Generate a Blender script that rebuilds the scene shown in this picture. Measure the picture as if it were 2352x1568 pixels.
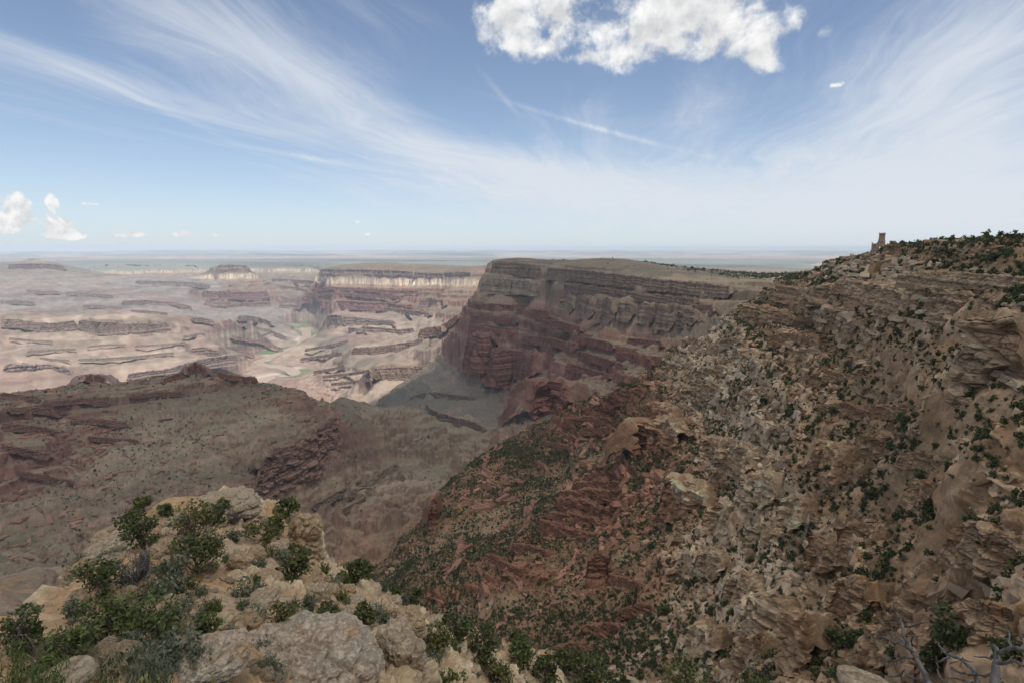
import bpy, math, random, time
import numpy as np
from mathutils import Vector, Matrix, noise as mnoise

for o in list(bpy.data.objects): bpy.data.objects.remove(o)
S = bpy.context.scene
COL = S.collection
R_ = math.radians
T0 = time.time()
Q = 1.0                     # mesh resolution factor

# ------------------------------------------------------------------ camera
PITCH = R_(9.38)
FPX = 2352 * 20.0 / 36.0    # photograph measured on a 2352 x 1568 copy
cam = bpy.data.cameras.new('camera'); cam.lens = 20; cam.sensor_width = 36
cam.clip_start = 0.1; cam.clip_end = 250000
camo = bpy.data.objects.new('camera', cam); COL.objects.link(camo)
camo.location = (0, 0, 0); camo.rotation_euler = (math.pi / 2 - PITCH, 0, 0)
S.camera = camo
S.view_settings.view_transform = 'Standard'; S.view_settings.look = 'None'
S.view_settings.gamma = 1; S.view_settings.use_curve_mapping = False
S.view_settings.exposure = 0.0
S.cycles.use_denoising = True
try: S.cycles.denoiser = 'OPENIMAGEDENOISE'; S.cycles.denoising_prefilter = 'ACCURATE'
except Exception: pass
S.cycles.max_bounces = 6; S.cycles.diffuse_bounces = 4; S.cycles.transparent_max_bounces = 12
S.cycles.volume_bounces = 2; S.cycles.use_adaptive_sampling = False

def ray(c, r):
    X = (c - 1176) / FPX; Y = (784 - r) / FPX
    d = np.array([X, math.cos(PITCH) + Y * math.sin(PITCH), -math.sin(PITCH) + Y * math.cos(PITCH)])
    h = math.hypot(d[0], d[1])
    return math.atan2(d[0], d[1]), d[2] / h          # azimuth, tangent of elevation
def at(c, r, z=None, R=None):
    a, t = ray(c, r)
    if R is None: R = z / t
    return Vector((R * math.sin(a), R * math.cos(a), R * t))

# ------------------------------------------------------------------ sun and sky
SUN_AZ, SUN_EL = 145.0, 65.0           # degrees clockwise from the view direction (+Y), and height
sun = bpy.data.lights.new('sun', 'SUN'); sun.energy = 5.0; sun.angle = R_(0.5); sun.color = (1, .95, .88)
suno = bpy.data.objects.new('sun', sun); COL.objects.link(suno)
SUND = Vector((math.sin(R_(SUN_AZ)) * math.cos(R_(SUN_EL)), math.cos(R_(SUN_AZ)) * math.cos(R_(SUN_EL)), math.sin(R_(SUN_EL))))
suno.rotation_euler = SUND.to_track_quat('Z', 'Y').to_euler()

class NT:
    """small helper for writing node maths"""
    def __init__(s, tree): s.t = tree; s.n = tree.nodes; s.l = tree.links; s.n.clear()
    def node(s, typ, **kw):
        n = s.n.new(typ)
        for k, v in kw.items(): setattr(n, k, v)
        return n
    def put(s, sock, v):
        if isinstance(v, bpy.types.NodeSocket): s.l.new(v, sock)
        elif v is not None: sock.default_value = v
    def m(s, op, a, b=None, c=None, clamp=False):
        n = s.node('ShaderNodeMath', operation=op, use_clamp=clamp)
        for i, v in enumerate((a, b, c)):
            if v is not None: s.put(n.inputs[i], v)
        return n.outputs[0]
    def sstep(s, lo, hi, x):
        n = s.node('ShaderNodeMapRange', interpolation_type='SMOOTHSTEP')
        s.put(n.inputs[0], x); s.put(n.inputs[1], lo); s.put(n.inputs[2], hi); n.inputs[3].default_value = 0; n.inputs[4].default_value = 1
        return n.outputs[0]
    def xyz(s, x, y, z):
        n = s.node('ShaderNodeCombineXYZ'); s.put(n.inputs[0], x); s.put(n.inputs[1], y); s.put(n.inputs[2], z); return n.outputs[0]
    def noise(s, v, scale, detail=6, rough=.55, dist=0, lac=2.0):
        n = s.node('ShaderNodeTexNoise'); s.put(n.inputs['Vector'], v)
        n.inputs['Scale'].default_value = scale; n.inputs['Detail'].default_value = detail
        n.inputs['Roughness'].default_value = rough; n.inputs['Distortion'].default_value = dist; n.inputs['Lacunarity'].default_value = lac
        return n.outputs['Fac']
    def mix(s, f, a, b, typ='MIX'):
        n = s.node('ShaderNodeMix', data_type='RGBA', blend_type=typ)
        s.put(n.inputs[0], f); s.put(n.inputs[6], a); s.put(n.inputs[7], b); return n.outputs[2]

world = bpy.data.worlds.new('World'); S.world = world; world.use_nodes = True
w = NT(world.node_tree)
try: world.cycles.sampling_method = 'MANUAL'; world.cycles.sample_map_resolution = 512
except Exception: pass
sky = w.node('ShaderNodeTexSky', sky_type='NISHITA', sun_disc=False, sun_elevation=R_(SUN_EL), sun_rotation=R_(SUN_AZ),
             altitude=2300, air_density=1.0, dust_density=0.3, ozone_density=1.6)
SKY_STR = 0.125
gen = w.node('ShaderNodeTexCoord').outputs['Generated']
sp = w.node('ShaderNodeSeparateXYZ'); w.l.new(gen, sp.inputs[0])
dx, dy, dz = sp.outputs
az = w.m('ARCTAN2', dx, dy); el = w.m('ARCSINE', dz)
def D(c, r):
    a, t = ray(c, r); return a, math.atan(t)
def blob(c, r, wc, hr, rot=0.0):
    """soft patch of sky round a direction; size in photo pixels, turned to real angles"""
    a0, e0 = D(c, r); a1, e1 = D(c + wc, r); a2, e2 = D(c, r - hr)
    sa, se = abs(a1 - a0), abs(e2 - e0)
    x = w.m('SUBTRACT', az, a0); y = w.m('SUBTRACT', el, e0)
    if rot:
        cr, sr = math.cos(rot), math.sin(rot)
        x, y = w.m('ADD', w.m('MULTIPLY', x, cr), w.m('MULTIPLY', y, sr)), w.m('SUBTRACT', w.m('MULTIPLY', y, cr), w.m('MULTIPLY', x, sr))
    x = w.m('MULTIPLY', x, 1 / sa); y = w.m('MULTIPLY', y, 1 / se)
    q = w.m('ADD', w.m('MULTIPLY', x, x), w.m('MULTIPLY', y, y))
    return w.m('EXPONENT', w.m('MULTIPLY', q, -1.0))
def add(*v):
    r = v[0]
    for k in v[1:]: r = w.m('ADD', r, k)
    return r
def mul(a, b): return w.m('MULTIPLY', a, b)
# cirrus: streaks on a high layer, all running to one vanishing direction
zc = w.m('MAXIMUM', w.m('ADD', dz, 0.05), 0.03)
px_, py_ = w.m('DIVIDE', dx, zc), w.m('DIVIDE', dy, zc)
va = R_(13.0)
uu = add(mul(px_, math.sin(va)), mul(py_, math.cos(va)))
vv = add(mul(px_, math.cos(va)), mul(py_, -math.sin(va)))
warp = w.noise(w.xyz(mul(uu, .25), mul(vv, .35), 3.1), 1.0, 3)
vw = add(vv, mul(w.m('SUBTRACT', warp, .5), 1.9))
c1 = w.noise(w.xyz(mul(uu, .16), mul(vw, .85), 0.7), 1.3, 7, .58, .35)
c2 = w.noise(w.xyz(mul(uu, .5), mul(vw, 3.4), 5.2), 1.6, 8, .66, .6)
c3 = w.noise(w.xyz(mul(uu, .9), mul(vw, .9), 9.2), 1.2, 5, .6, .3)
cn = add(mul(c1, .42), mul(c2, .56), mul(c3, .24), -.06)
cover = add(mul(blob(480, 60, 330, 110, -.2), .30), mul(blob(760, 210, 220, 60, -.35), .30), mul(blob(250, 190, 420, 34, -.2), .27),
            mul(blob(980, 340, 360, 40, -.18), .33), mul(blob(1180, 420, 420, 70, 0), .33), mul(blob(2150, 320, 540, 220, .35), .47), mul(blob(1600, 470, 640, 90, 0), .40),
            mul(blob(2250, 60, 260, 120, .5), .22), mul(blob(1380, 290, 160, 70, 0), .10), mul(blob(1620, 260, 110, 90, .5), .2), mul(blob(2352, 480, 400, 80, 0), .3),
            mul(blob(1120, 170, 170, 120, 0), -.16), mul(blob(250, 400, 400, 90, 0), -.12), mul(blob(1500, 200, 180, 60, 0), -.06), mul(blob(60, 30, 160, 60, 0), -.2))
cir = mul(w.m('POWER', w.sstep(.50, 1.16, add(cn, cover)), 1.1), .92)
wob = add(.35, mul(w.sstep(.35, .7, c2), .9))
trail = mul(add(mul(blob(1390, 300, 190, 5.5, -.275), .55), mul(blob(450, 288, 120, 7, -.36), .35), mul(blob(760, 372, 230, 7, -.125), .6), mul(blob(1150, 218, 50, 7, -.8), .25)), wob)
cir = w.m('MINIMUM', add(mul(cir, .95), trail), .97)
# heaped clouds
wv = w.node('ShaderNodeVectorMath', operation='SCALE'); w.l.new(gen, wv.inputs[0]); wv.inputs['Scale'].default_value = 1.0
def fbm(off=(0, 0, 0), sc=9.0, det=9, ro=.6):
    n = w.node('ShaderNodeVectorMath', operation='ADD'); w.l.new(gen, n.inputs[0]); n.inputs[1].default_value = off
    return w.noise(n.outputs[0], sc, det, ro, .25)
big = [(1180, 45, 70, 80, 0, 1.15), (1330, 45, 190, 66, .12, 1.15), (1250, 70, 70, 50, 0, .8), (1480, 20, 260, 62, 0, 1.1), (1585, 95, 110, 62, 0, 1.15), (1700, 60, 90, 66, 0, .9),
       (1745, 125, 75, 40, -.5, .95), (1350, 132, 50, 20, .1, .75), (1425, 125, 42, 40, .9, .75), (1835, 48, 34, 26, .5, .62), (1895, 66, 26, 26, .7, .6)]
small = [(30, 470, 44, 34, 0, 1.0), (45, 505, 58, 20, 0, .95), (120, 462, 18, 26, 0, 1.0), (140, 520, 34, 22, 0, 1.05), (150, 541, 56, 10, 0, .95), (10, 528, 50, 18, 0, .75),
         (268, 541, 34, 9, 0, .75), (318, 536, 28, 14, 0, .8), (405, 536, 18, 10, 0, .7), (450, 541, 56, 8, 0, .8), (210, 469, 30, 5, 0, .6), (1930, 192, 34, 10, .1, .55),
         (845, 538, 12, 4, 0, .6), (1718, 548, 12, 8, 0, .5), (820, 510, 9, 3, 0, .6), (1160, 527, 9, 3, 0, .6), (1885, 540, 36, 6, 0, .55)]
fb1 = fbm((0, 0, 0), 11.0); fb1s = fbm((SUND.x * .02, SUND.y * .02, SUND.z * .02), 11.0)
fb2 = fbm((4, 2, 1), 26.0, 7)
fb2s = fbm((4 + SUND.x * .008, 2 + SUND.y * .008, 1 + SUND.z * .008), 26.0, 7)
db = add(*[mul(blob(c, r, a, b, ro), k) for c, r, a, b, ro, k in big])
ds = add(*[mul(blob(c, r, a, b, ro), k) for c, r, a, b, ro, k in small])
gate1 = w.m('MINIMUM', mul(db, 2.5), 1.0); gate2 = w.m('MINIMUM', mul(ds, 2.5), 1.0)
den1 = add(w.m('MINIMUM', db, 1.0), -.40, mul(gate1, add(mul(w.m('SUBTRACT', fb1, .5), 3.4), mul(w.m('SUBTRACT', fb2, .5), 1.9))))
den2 = add(w.m('MINIMUM', ds, 1.1), -.44, mul(gate2, mul(w.m('SUBTRACT', fb2, .5), 2.5)))
a1 = w.sstep(0.0, .85, den1); a2 = mul(w.sstep(0.0, .35, den2), .92)
lit1 = w.m('ADD', .80, mul(w.m('SUBTRACT', fb1, fb1s), 2.2))
core = w.sstep(.45, 1.3, den1)
lit1 = w.m('MINIMUM', w.m('MAXIMUM', add(lit1, mul(core, -.16)), .55), 1.0)
lit2 = w.m('MINIMUM', w.m('MAXIMUM', add(.80, mul(w.m('SUBTRACT', fb2, fb2s), 2.2)), .6), 1.0)
skyc = w.node('ShaderNodeVectorMath', operation='MULTIPLY'); w.l.new(sky.outputs[0], skyc.inputs[0]); skyc.inputs[1].default_value = (SKY_STR * 1.0, SKY_STR * 1.0, SKY_STR * 1.0)
veil = w.m('EXPONENT', mul(w.m('MAXIMUM', el, 0.0), -1 / R_(7.0)))
skyb = w.mix(mul(veil, .85), skyc.outputs[0], (.60, .69, .79, 1))
skyb = w.mix(.07, skyb, (.62, .70, .80, 1))
cc = w.mix(cir, skyb, (.74, .78, .84, 1))
g1 = w.mix(lit1, (.25, .27, .30, 1), (1.0, 1.0, .99, 1)); g2 = w.mix(lit2, (.3, .33, .38, 1), (.98, .97, .95, 1))
cc = w.mix(a2, cc, g2); cc = w.mix(a1, cc, g1)
bg = w.node('ShaderNodeBackground'); w.l.new(cc, bg.inputs[0]); bg.inputs[1].default_value = 1.0
wo = w.node('ShaderNodeOutputWorld'); w.l.new(bg.outputs[0], wo.inputs[0])

# ------------------------------------------------------------------ small helpers
rng = np.random.default_rng(7)
random.seed(7)
_ang = rng.random(4096) * 2 * np.pi
_gx = np.cos(_ang).astype(np.float32); _gy = np.sin(_ang).astype(np.float32)
def _hash(xi, yi, s):
    h = xi.astype(np.uint32) * np.uint32(374761393) + yi.astype(np.uint32) * np.uint32(668265263) + np.uint32((s * 2246822519) & 0xffffffff)
    h = (h ^ (h >> np.uint32(13))) * np.uint32(1274126177)
    return h ^ (h >> np.uint32(16))
def pn(x, y, s=0):
    """gradient noise, about -1..1"""
    x = x.astype(np.float64); y = y.astype(np.float64)
    xf = np.floor(x); yf = np.floor(y); fx = (x - xf).astype(np.float32); fy = (y - yf).astype(np.float32)
    xi = xf.astype(np.int64); yi = yf.astype(np.int64)
    ux = fx * fx * fx * (fx * (fx * 6 - 15) + 10); uy = fy * fy * fy * (fy * (fy * 6 - 15) + 10)
    def g(i, j):
        h = (_hash(xi + i, yi + j, s) & np.uint32(4095)).astype(np.int32)
        return _gx[h] * (fx - i) + _gy[h] * (fy - j)
    a = g(0, 0); b = g(1, 0); c = g(0, 1); d = g(1, 1)
    a = a + (b - a) * ux; c = c + (d - c) * ux
    return (a + (c - a) * uy) * 1.5
def cells(x, y, s=0):
    """nearest-cell random value 0..1 and distance to the nearest two seeds"""
    xf = np.floor(x); yf = np.floor(y); xi = xf.astype(np.int64); yi = yf.astype(np.int64)
    fx = (x - xf).astype(np.float32); fy = (y - yf).astype(np.float32)
    d1 = np.full(x.shape, 9, np.float32); d2 = d1.copy(); v = np.zeros(x.shape, np.float32)
    for i in (-1, 0, 1):
        for j in (-1, 0, 1):
            h = _hash(xi + i, yi + j, s)
            ox = (h & np.uint32(255)).astype(np.float32) / 256; oy = ((h >> np.uint32(8)) & np.uint32(255)).astype(np.float32) / 256
            hv = ((h >> np.uint32(16)) & np.uint32(255)).astype(np.float32) / 256
            d = (ox + i - fx) ** 2 + (oy + j - fy) ** 2
            n = d < d1
            d2 = np.where(n, d1, np.minimum(d2, d)); v = np.where(n, hv, v); d1 = np.where(n, d, d1)
    return v, np.sqrt(d1), np.sqrt(d2)
_g3 = rng.normal(size=(4096, 3)); _g3 = (_g3 / np.linalg.norm(_g3, axis=1)[:, None]).astype(np.float32)
def _h3(xi, yi, zi_, s):
    h = xi.astype(np.uint32) * np.uint32(374761393) + yi.astype(np.uint32) * np.uint32(668265263) + zi_.astype(np.uint32) * np.uint32(2147483647 & 0x9E3779B1) + np.uint32((s * 2246822519) & 0xffffffff)
    h = (h ^ (h >> np.uint32(13))) * np.uint32(1274126177); h = (h ^ (h >> np.uint32(15))) * np.uint32(2654435761)
    return h ^ (h >> np.uint32(16))
def pn3(x, y, z, s=0):
    xf, yf, zf = np.floor(x), np.floor(y), np.floor(z)
    fx = (x - xf).astype(np.float32); fy = (y - yf).astype(np.float32); fz = (z - zf).astype(np.float32)
    xi, yi, zi_ = xf.astype(np.int64), yf.astype(np.int64), zf.astype(np.int64)
    ux, uy, uz = (t * t * t * (t * (t * 6 - 15) + 10) for t in (fx, fy, fz))
    def g(i, j, k):
        q = _g3[(_h3(xi + i, yi + j, zi_ + k, s) & np.uint32(4095)).astype(np.int32)]
        return q[..., 0] * (fx - i) + q[..., 1] * (fy - j) + q[..., 2] * (fz - k)
    r = []
    for k in (0, 1):
        a = g(0, 0, k); a = a + (g(1, 0, k) - a) * ux; c = g(0, 1, k); c = c + (g(1, 1, k) - c) * ux
        r.append(a + (c - a) * uy)
    return (r[0] + (r[1] - r[0]) * uz) * 1.6
def cells3(x, y, z, s=0):
    xf, yf, zf = np.floor(x), np.floor(y), np.floor(z)
    fx = (x - xf).astype(np.float32); fy = (y - yf).astype(np.float32); fz = (z - zf).astype(np.float32)
    xi, yi, zi_ = xf.astype(np.int64), yf.astype(np.int64), zf.astype(np.int64)
    d1 = np.full(fx.shape, 9, np.float32); d2 = d1.copy(); v = np.zeros(fx.shape, np.float32)
    for i in (-1, 0, 1):
        for j in (-1, 0, 1):
            for k in (-1, 0, 1):
                h = _h3(xi + i, yi + j, zi_ + k, s)
                ox = (h & np.uint32(255)).astype(np.float32) / 256; oy = ((h >> np.uint32(8)) & np.uint32(255)).astype(np.float32) / 256
                oz = ((h >> np.uint32(16)) & np.uint32(255)).astype(np.float32) / 256; hv = (h >> np.uint32(24)).astype(np.float32) / 256
                d = (ox + i - fx) ** 2 + (oy + j - fy) ** 2 + (oz + k - fz) ** 2
                n = d < d1
                d2 = np.where(n, d1, np.minimum(d2, d)); v = np.where(n, hv, v); d1 = np.where(n, d, d1)
    return v, np.sqrt(d1), np.sqrt(d2)
def ss(a, b, x):
    t = np.clip((x - a) / (b - a), 0, 1); return t * t * (3 - 2 * t)
def smooth1(x, xs, ys): return np.interp(x, xs, ys)

def tag(o, label=None, cat=None, group=None, kind=None):
    if label: o['label'] = label
    if cat: o['category'] = cat
    if group: o['group'] = group
    if kind: o['kind'] = kind
    return o
def link(name, me, mat=None, parent=None):
    o = bpy.data.objects.new(name, me); COL.objects.link(o)
    if mat and not me.materials: me.materials.append(mat)
    if parent: o.parent = parent
    return o
def empty(name, loc=(0, 0, 0)):
    o = bpy.data.objects.new(name, None); COL.objects.link(o); o.location = loc; return o
def np_mesh(name, V, F, col=None, smooth=False):
    """mesh from arrays; F is (n,3) or (n,4)"""
    me = bpy.data.meshes.new(name); V = np.ascontiguousarray(V, np.float32); F = np.ascontiguousarray(F, np.int32)
    n, k = F.shape
    me.vertices.add(len(V)); me.vertices.foreach_set('co', V.ravel())
    me.loops.add(n * k); me.loops.foreach_set('vertex_index', F.ravel())
    me.polygons.add(n); me.polygons.foreach_set('loop_start', np.arange(0, n * k, k, dtype=np.int32))
    me.polygons.foreach_set('use_smooth', np.full(n, smooth, bool))
    if col is not None:
        at_ = me.color_attributes.new('Col', 'FLOAT_COLOR', 'POINT')
        c4 = np.ones((len(V), 4), np.float32); c4[:, :3] = col; at_.data.foreach_set('color', c4.ravel())
    me.update(calc_edges=True); return me

# ------------------------------------------------------------------ materials
def mat_new(name):
    m = bpy.data.materials.new(name); m.use_nodes = True; n = NT(m.node_tree)
    b = n.node('ShaderNodeBsdfPrincipled'); o = n.node('ShaderNodeOutputMaterial'); n.l.new(b.outputs[0], o.inputs[0])
    b.inputs['Roughness'].default_value = .95; b.inputs['Specular IOR Level'].default_value = .12
    return m, n, b
def mat_ground():
    m, n, b = mat_new('weathered_rock')
    pos = n.node('ShaderNodeNewGeometry').outputs['Position']
    a = n.node('ShaderNodeAttribute', attribute_name='Col').outputs['Color']
    n1 = n.noise(pos, .09, 8, .65); n2 = n.noise(pos, 1.4, 6, .65)
    f = n.m('ADD', n.m('MULTIPLY', n1, .7), n.m('MULTIPLY', n2, .75))
    f = n.m('ADD', f, .28)
    c = n.node('ShaderNodeVectorMath', operation='MULTIPLY'); n.l.new(a, c.inputs[0]); n.l.new(n.xyz(f, f, f), c.inputs[1])
    n.l.new(c.outputs[0], b.inputs['Base Color'])
    bp = n.node('ShaderNodeBump'); bp.inputs['Strength'].default_value = .6; bp.inputs['Distance'].default_value = .7
    n.l.new(n.noise(pos, .8, 8, .7), bp.inputs['Height']); n.l.new(bp.outputs[0], b.inputs['Normal'])
    return m
M_ground = mat_ground()

# ------------------------------------------------------------------ rock layers of the canyon
# (top, bottom, how steep: <1 cliff, >1 slope)
LAY = [(600, 90, 1.0), (90, -8, 1.5), (-8, -18, 1.2), (-18, -42, .2), (-42, -60, 1.4), (-60, -80, .35), (-80, -130, 1.45), (-130, -225, .42), (-225, -285, 1.6), (-285, -310, .4), (-310, -345, 1.5), (-345, -372, .4), (-372, -420, 1.45),
       (-420, -470, .45), (-470, -545, 1.5), (-545, -700, .30), (-700, -800, 1.5), (-800, -822, .6), (-822, -955, 1.45), (-955, -1010, .25), (-1010, -1130, 1.15), (-1130, -1150, .6), (-1150, -1290, 1.1), (-1290, -1310, .55), (-1310, -1600, 1.0)]
zo = [600.0]; zi = [0.0]
for a, b_, k in LAY: zo.append(b_); zi.append(zi[-1] - (a - b_) * k)
zo = np.array(zo); zi = np.array(zi); zi = zi - zi[2]; zi = np.where(zi > 0, -8 + zi, -8 + zi * (1592.0 / (-zi[-1])))
def Tf(u): return np.interp(u, zi[::-1], zo[::-1])
def Ti(z): return np.interp(z, zo[::-1], zi[::-1])
def datum(R): return np.interp(R, [0, 1200, 2400, 4300, 8300, 9800, 10900, 13000, 25000, 2e5], [0, 0, -110, -95, -325, -400, -402, -425, -475, -480])

# ------------------------------------------------------------------ control points of the land, measured on the photograph
E = dict(ter=0, gray=1.0)
CP = []   # az, lnR, z, rough, terrace, region
def cp(region, pts, rough=1.0, ter=1.0, dens=0, gray=None):
    """pts: (col,row,'z'|'R',value) -- a seen point; ('h',col,R,z) -- a point hidden from this side"""
    out = []
    for p in pts:
        if p[0] == 'h':
            a, _ = ray(p[1], 700); out.append((a, math.log(p[2]), p[3]))
        else:
            a, t = ray(p[0], p[1])
            if p[2] == 'z': R = p[3] / t; z = p[3]
            else: R = p[3]; z = R * t
            assert R > 20, (region, p, R)
            out.append((a, math.log(R), z))
    if dens:
        o2 = []
        for q0, q1 in zip(out[:-1], out[1:]):
            for k in range(dens + 1):
                f = k / (dens + 1); o2.append(tuple(q0[i] + (q1[i] - q0[i]) * f for i in range(3)))
        out = o2 + [out[-1]]
    for a, l, z in out: CP.append((a, l, z, rough, ter, region, GRAY[region] if gray is None else gray))
GRAY = [0, .35, .85, 0, 0, .8, 0]
HILL, RIDGE, VALLEY, WALL, FARW, FARL, PLAT = range(7)
RNAMES = ['hillside', 'red_ridge_terrain', 'valley_ground', 'canyon_wall_terrain', 'far_canyon_terrain', 'canyon_mesa_terrain', 'plateau_ground']
# --- right: the rim slope below the tower
SKYL = [(2352, 536, 420), (2200, 544, 520), (2100, 552, 700), (2040, 561, 930), (1990, 578, 985), (1900, 604, 1050), (1840, 614, 1080), (1790, 637, 1100), (1755, 662, 1110)]
cp(HILL, [(c, r, 'R', R) for c, r, R in SKYL], .6, .4, 2)
cp(HILL, [('h', c, R * 1.1, ray(c, r)[1] * R - 4) for c, r, R in SKYL[:5]], .3, .4, 2)
cp(HILL, [('h', 2352, 700, -2), ('h', 2040, 1250, -12), ('h', 2352, 3000, -40), ('h', 2100, 2600, -90), ('h', 1900, 1500, -60), ('h', 2600, 700, -5), ('h', 2800, 300, -12), ('h', 2352, 8000, -200), ('h', 2900, 1500, -20)], 1, .3)
cp(HILL, [(1755, 662, 'R', 1110), (1700, 702, 'R', 1090), (1650, 747, 'R', 1060), (1540, 797, 'R', 1020), (1497, 852, 'R', 1000), (1470, 930, 'R', 930), (1440, 1000, 'R', 880), (1420, 1050, 'R', 840)], 1.1, .7, 2)
cp(HILL, [('h', 1800, 1350, -130), ('h', 1700, 1400, -250), ('h', 1600, 1400, -330), ('h', 1500, 1350, -390)], 1, 1)
cp(HILL, [(1430, 885, 'R', 1180), (1390, 905, 'R', 1260), (1300, 947, 'R', 1260), (1215, 977, 'R', 1240), (1120, 1032, 'R', 1180), (1040, 1095, 'R', 1090), (1000, 1142, 'R', 1020), (955, 1210, 'R', 900), (890, 1296, 'R', 800)], .7, .8, 2)
cp(VALLEY, [('h', 1390, 1500, -520), ('h', 1300, 1560, -600), ('h', 1215, 1560, -640), ('h', 1120, 1480, -640), ('h', 1040, 1330, -620), ('h', 1000, 1200, -580), ('h', 930, 1050, -540)], .5, .8)
cp(HILL, [(2250, 732, 'R', 262), (2352, 700, 'R', 250), (2170, 760, 'R', 300), (2060, 725, 'R', 400), (2200, 700, 'R', 300)], .8, .3)
cp(HILL, [(2250, 880, 'R', 246), (2352, 880, 'R', 232), (2170, 870, 'R', 285), (2140, 760, 'R', 340), (2050, 745, 'R', 410)], .8, .3)
cp(HILL, [(2200, 660, 'R', 330), (2300, 620, 'R', 330), (2080, 650, 'R', 440), (2080, 690, 'R', 425), (1950, 655, 'R', 680), (1950, 720, 'R', 600), (2150, 600, 'R', 520), (2300, 570, 'R', 400), (1860, 700, 'R', 830), (1700, 760, 'R', 960), (1950, 620, 'R', 850), (2050, 590, 'R', 780)], .8, .9)
cp(HILL, [(2100, 830, 'R', 340), (2000, 850, 'R', 440), (1900, 780, 'R', 620), (1800, 850, 'R', 640), (1650, 850, 'R', 830), (1560, 900, 'R', 850), (1600, 1000, 'R', 660), (1700, 950, 'R', 600), (1500, 1040, 'R', 720), (1800, 1000, 'R', 480), (2000, 1000, 'R', 330), (2200, 1000, 'R', 215), (2330, 960, 'R', 190)], 1.3, .6)
cp(HILL, [(1500, 1130, 'R', 590), (1600, 1200, 'R', 430), (1700, 1150, 'R', 420), (1800, 1200, 'R', 320), (1900, 1150, 'R', 290), (2000, 1200, 'R', 225), (2200, 1200, 'R', 150), (2340, 1150, 'R', 130), (1600, 1400, 'R', 300), (1700, 1300, 'R', 310), (1800, 1400, 'R', 225), (2000, 1400, 'R', 160), (2200, 1400, 'R', 112), (2340, 1350, 'R', 95)], 1.5, .5)
cp(HILL, [(1330, 1000, 'R', 1050), (1420, 960, 'R', 1010), (1300, 1100, 'R', 850), (1380, 1090, 'R', 760), (1420, 1130, 'R', 670), (1350, 1180, 'R', 690), (1280, 1160, 'R', 770), (1200, 1100, 'R', 950), (1120, 1200, 'R', 800), (1270, 1215, 'R', 690), (1180, 1260, 'R', 660)], .55, .9)
cp(HILL, [(1400, 1250, 'R', 540), (1500, 1230, 'R', 490), (1300, 1330, 'R', 480), (1200, 1380, 'R', 480), (1100, 1330, 'R', 570), (1000, 1300, 'R', 690), (950, 1340, 'R', 660), (1400, 1370, 'R', 400), (1450, 1470, 'R', 300), (1300, 1450, 'R', 370), (1180, 1440, 'R', 420), (1550, 1500, 'R', 255)], .55, .5)
cp(HILL, [('h', 1700, 180, -150), ('h', 2000, 95, -82), ('h', 2300, 60, -55), ('h', 1400, 230, -185), ('h', 1200, 230, -190), ('h', 900, 300, -260), ('h', 600, 200, -190), ('h', 1700, 80, -90), ('h', 1200, 80, -100), ('h', 2700, 120, -20), ('h', 2800, 60, -30),
          ('h', 700, 80, -110), ('h', 300, 100, -140), ('h', -200, 100, -150), ('h', 600, 500, -430), ('h', 850, 600, -470), ('h', 760, 900, -560), ('h', 900, 900, -540)], .8, .4)
# --- left: the long red ridge
cp(RIDGE, [(-250, 880, 'z', -330), (0, 870, 'z', -370), (50, 887, 'z', -390), (110, 882, 'z', -395), (210, 860, 'z', -395), (250, 872, 'z', -408), (330, 874, 'z', -412), (375, 870, 'z', -412), (425, 846, 'z', -400), (428, 845, 'z', -399), (450, 835, 'z', -392), (474, 845, 'z', -402), (500, 853, 'z', -412), (560, 862, 'z', -430), (620, 873, 'z', -452), (700, 890, 'z', -490), (740, 910, 'z', -520), (762, 940, 'z', -548)], .6, .8, 2)
cp(RIDGE, [(580, 1085, 'z', -556), (640, 1042, 'z', -556), (700, 1002, 'z', -556), (750, 968, 'z', -556)], .5, 1, 1)
cp(RIDGE, [(588, 1140, 'z', -655), (640, 1110, 'z', -660), (705, 1068, 'z', -660), (772, 1018, 'z', -660)], .5, 1, 1, gray=.35)
cp(RIDGE, [(100, 930, 'z', -430), (200, 950, 'z', -455), (50, 1000, 'z', -460), (20, 1100, 'z', -490), (150, 1040, 'z', -490)], 1.0, .7, gray=.05)
cp(RIDGE, [(350, 950, 'z', -468), (500, 930, 'z', -480), (600, 950, 'z', -500), (400, 1050, 'z', -520), (280, 1060, 'z', -520), (670, 960, 'z', -525), (560, 1010, 'z', -532)], .9, .3, gray=.85)
cp(RIDGE, [(200, 1130, 'z', -540), (60, 1180, 'z', -525), (500, 1060, 'z', -545), (300, 1150, 'z', -565), (420, 1120, 'z', -565), (500, 1130, 'z', -590), (120, 1240, 'z', -570), (250, 1250, 'z', -600), (0, 1270, 'z', -560), (560, 1200, 'z', -660), (420, 1220, 'z', -640)], 1.0, .2, gray=.75)
cp(RIDGE, [('h', -200, 2600, -800), ('h', 100, 2900, -1000), ('h', 300, 2900, -1050), ('h', 450, 2700, -1000), ('h', 620, 2900, -1100), ('h', 740, 2700, -900), ('h', 0, 3600, -1300), ('h', 400, 3600, -1400), ('h', 650, 3900, -1440), ('h', -200, 5000, -1420), ('h', 300, 5200, -1450)], .8, 1)
cp(RIDGE, [(0, 1345, 'R', 520), (80, 1342, 'R', 540), (150, 1342, 'R', 560), ('h', 0, 720, -430), ('h', 150, 760, -470), ('h', 300, 700, -450), ('h', -200, 600, -260), (30, 1420, 'R', 400), (130, 1420, 'R', 430), (150, 1300, 'R', 1000), (50, 1315, 'R', 950)], .6, .4)
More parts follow.
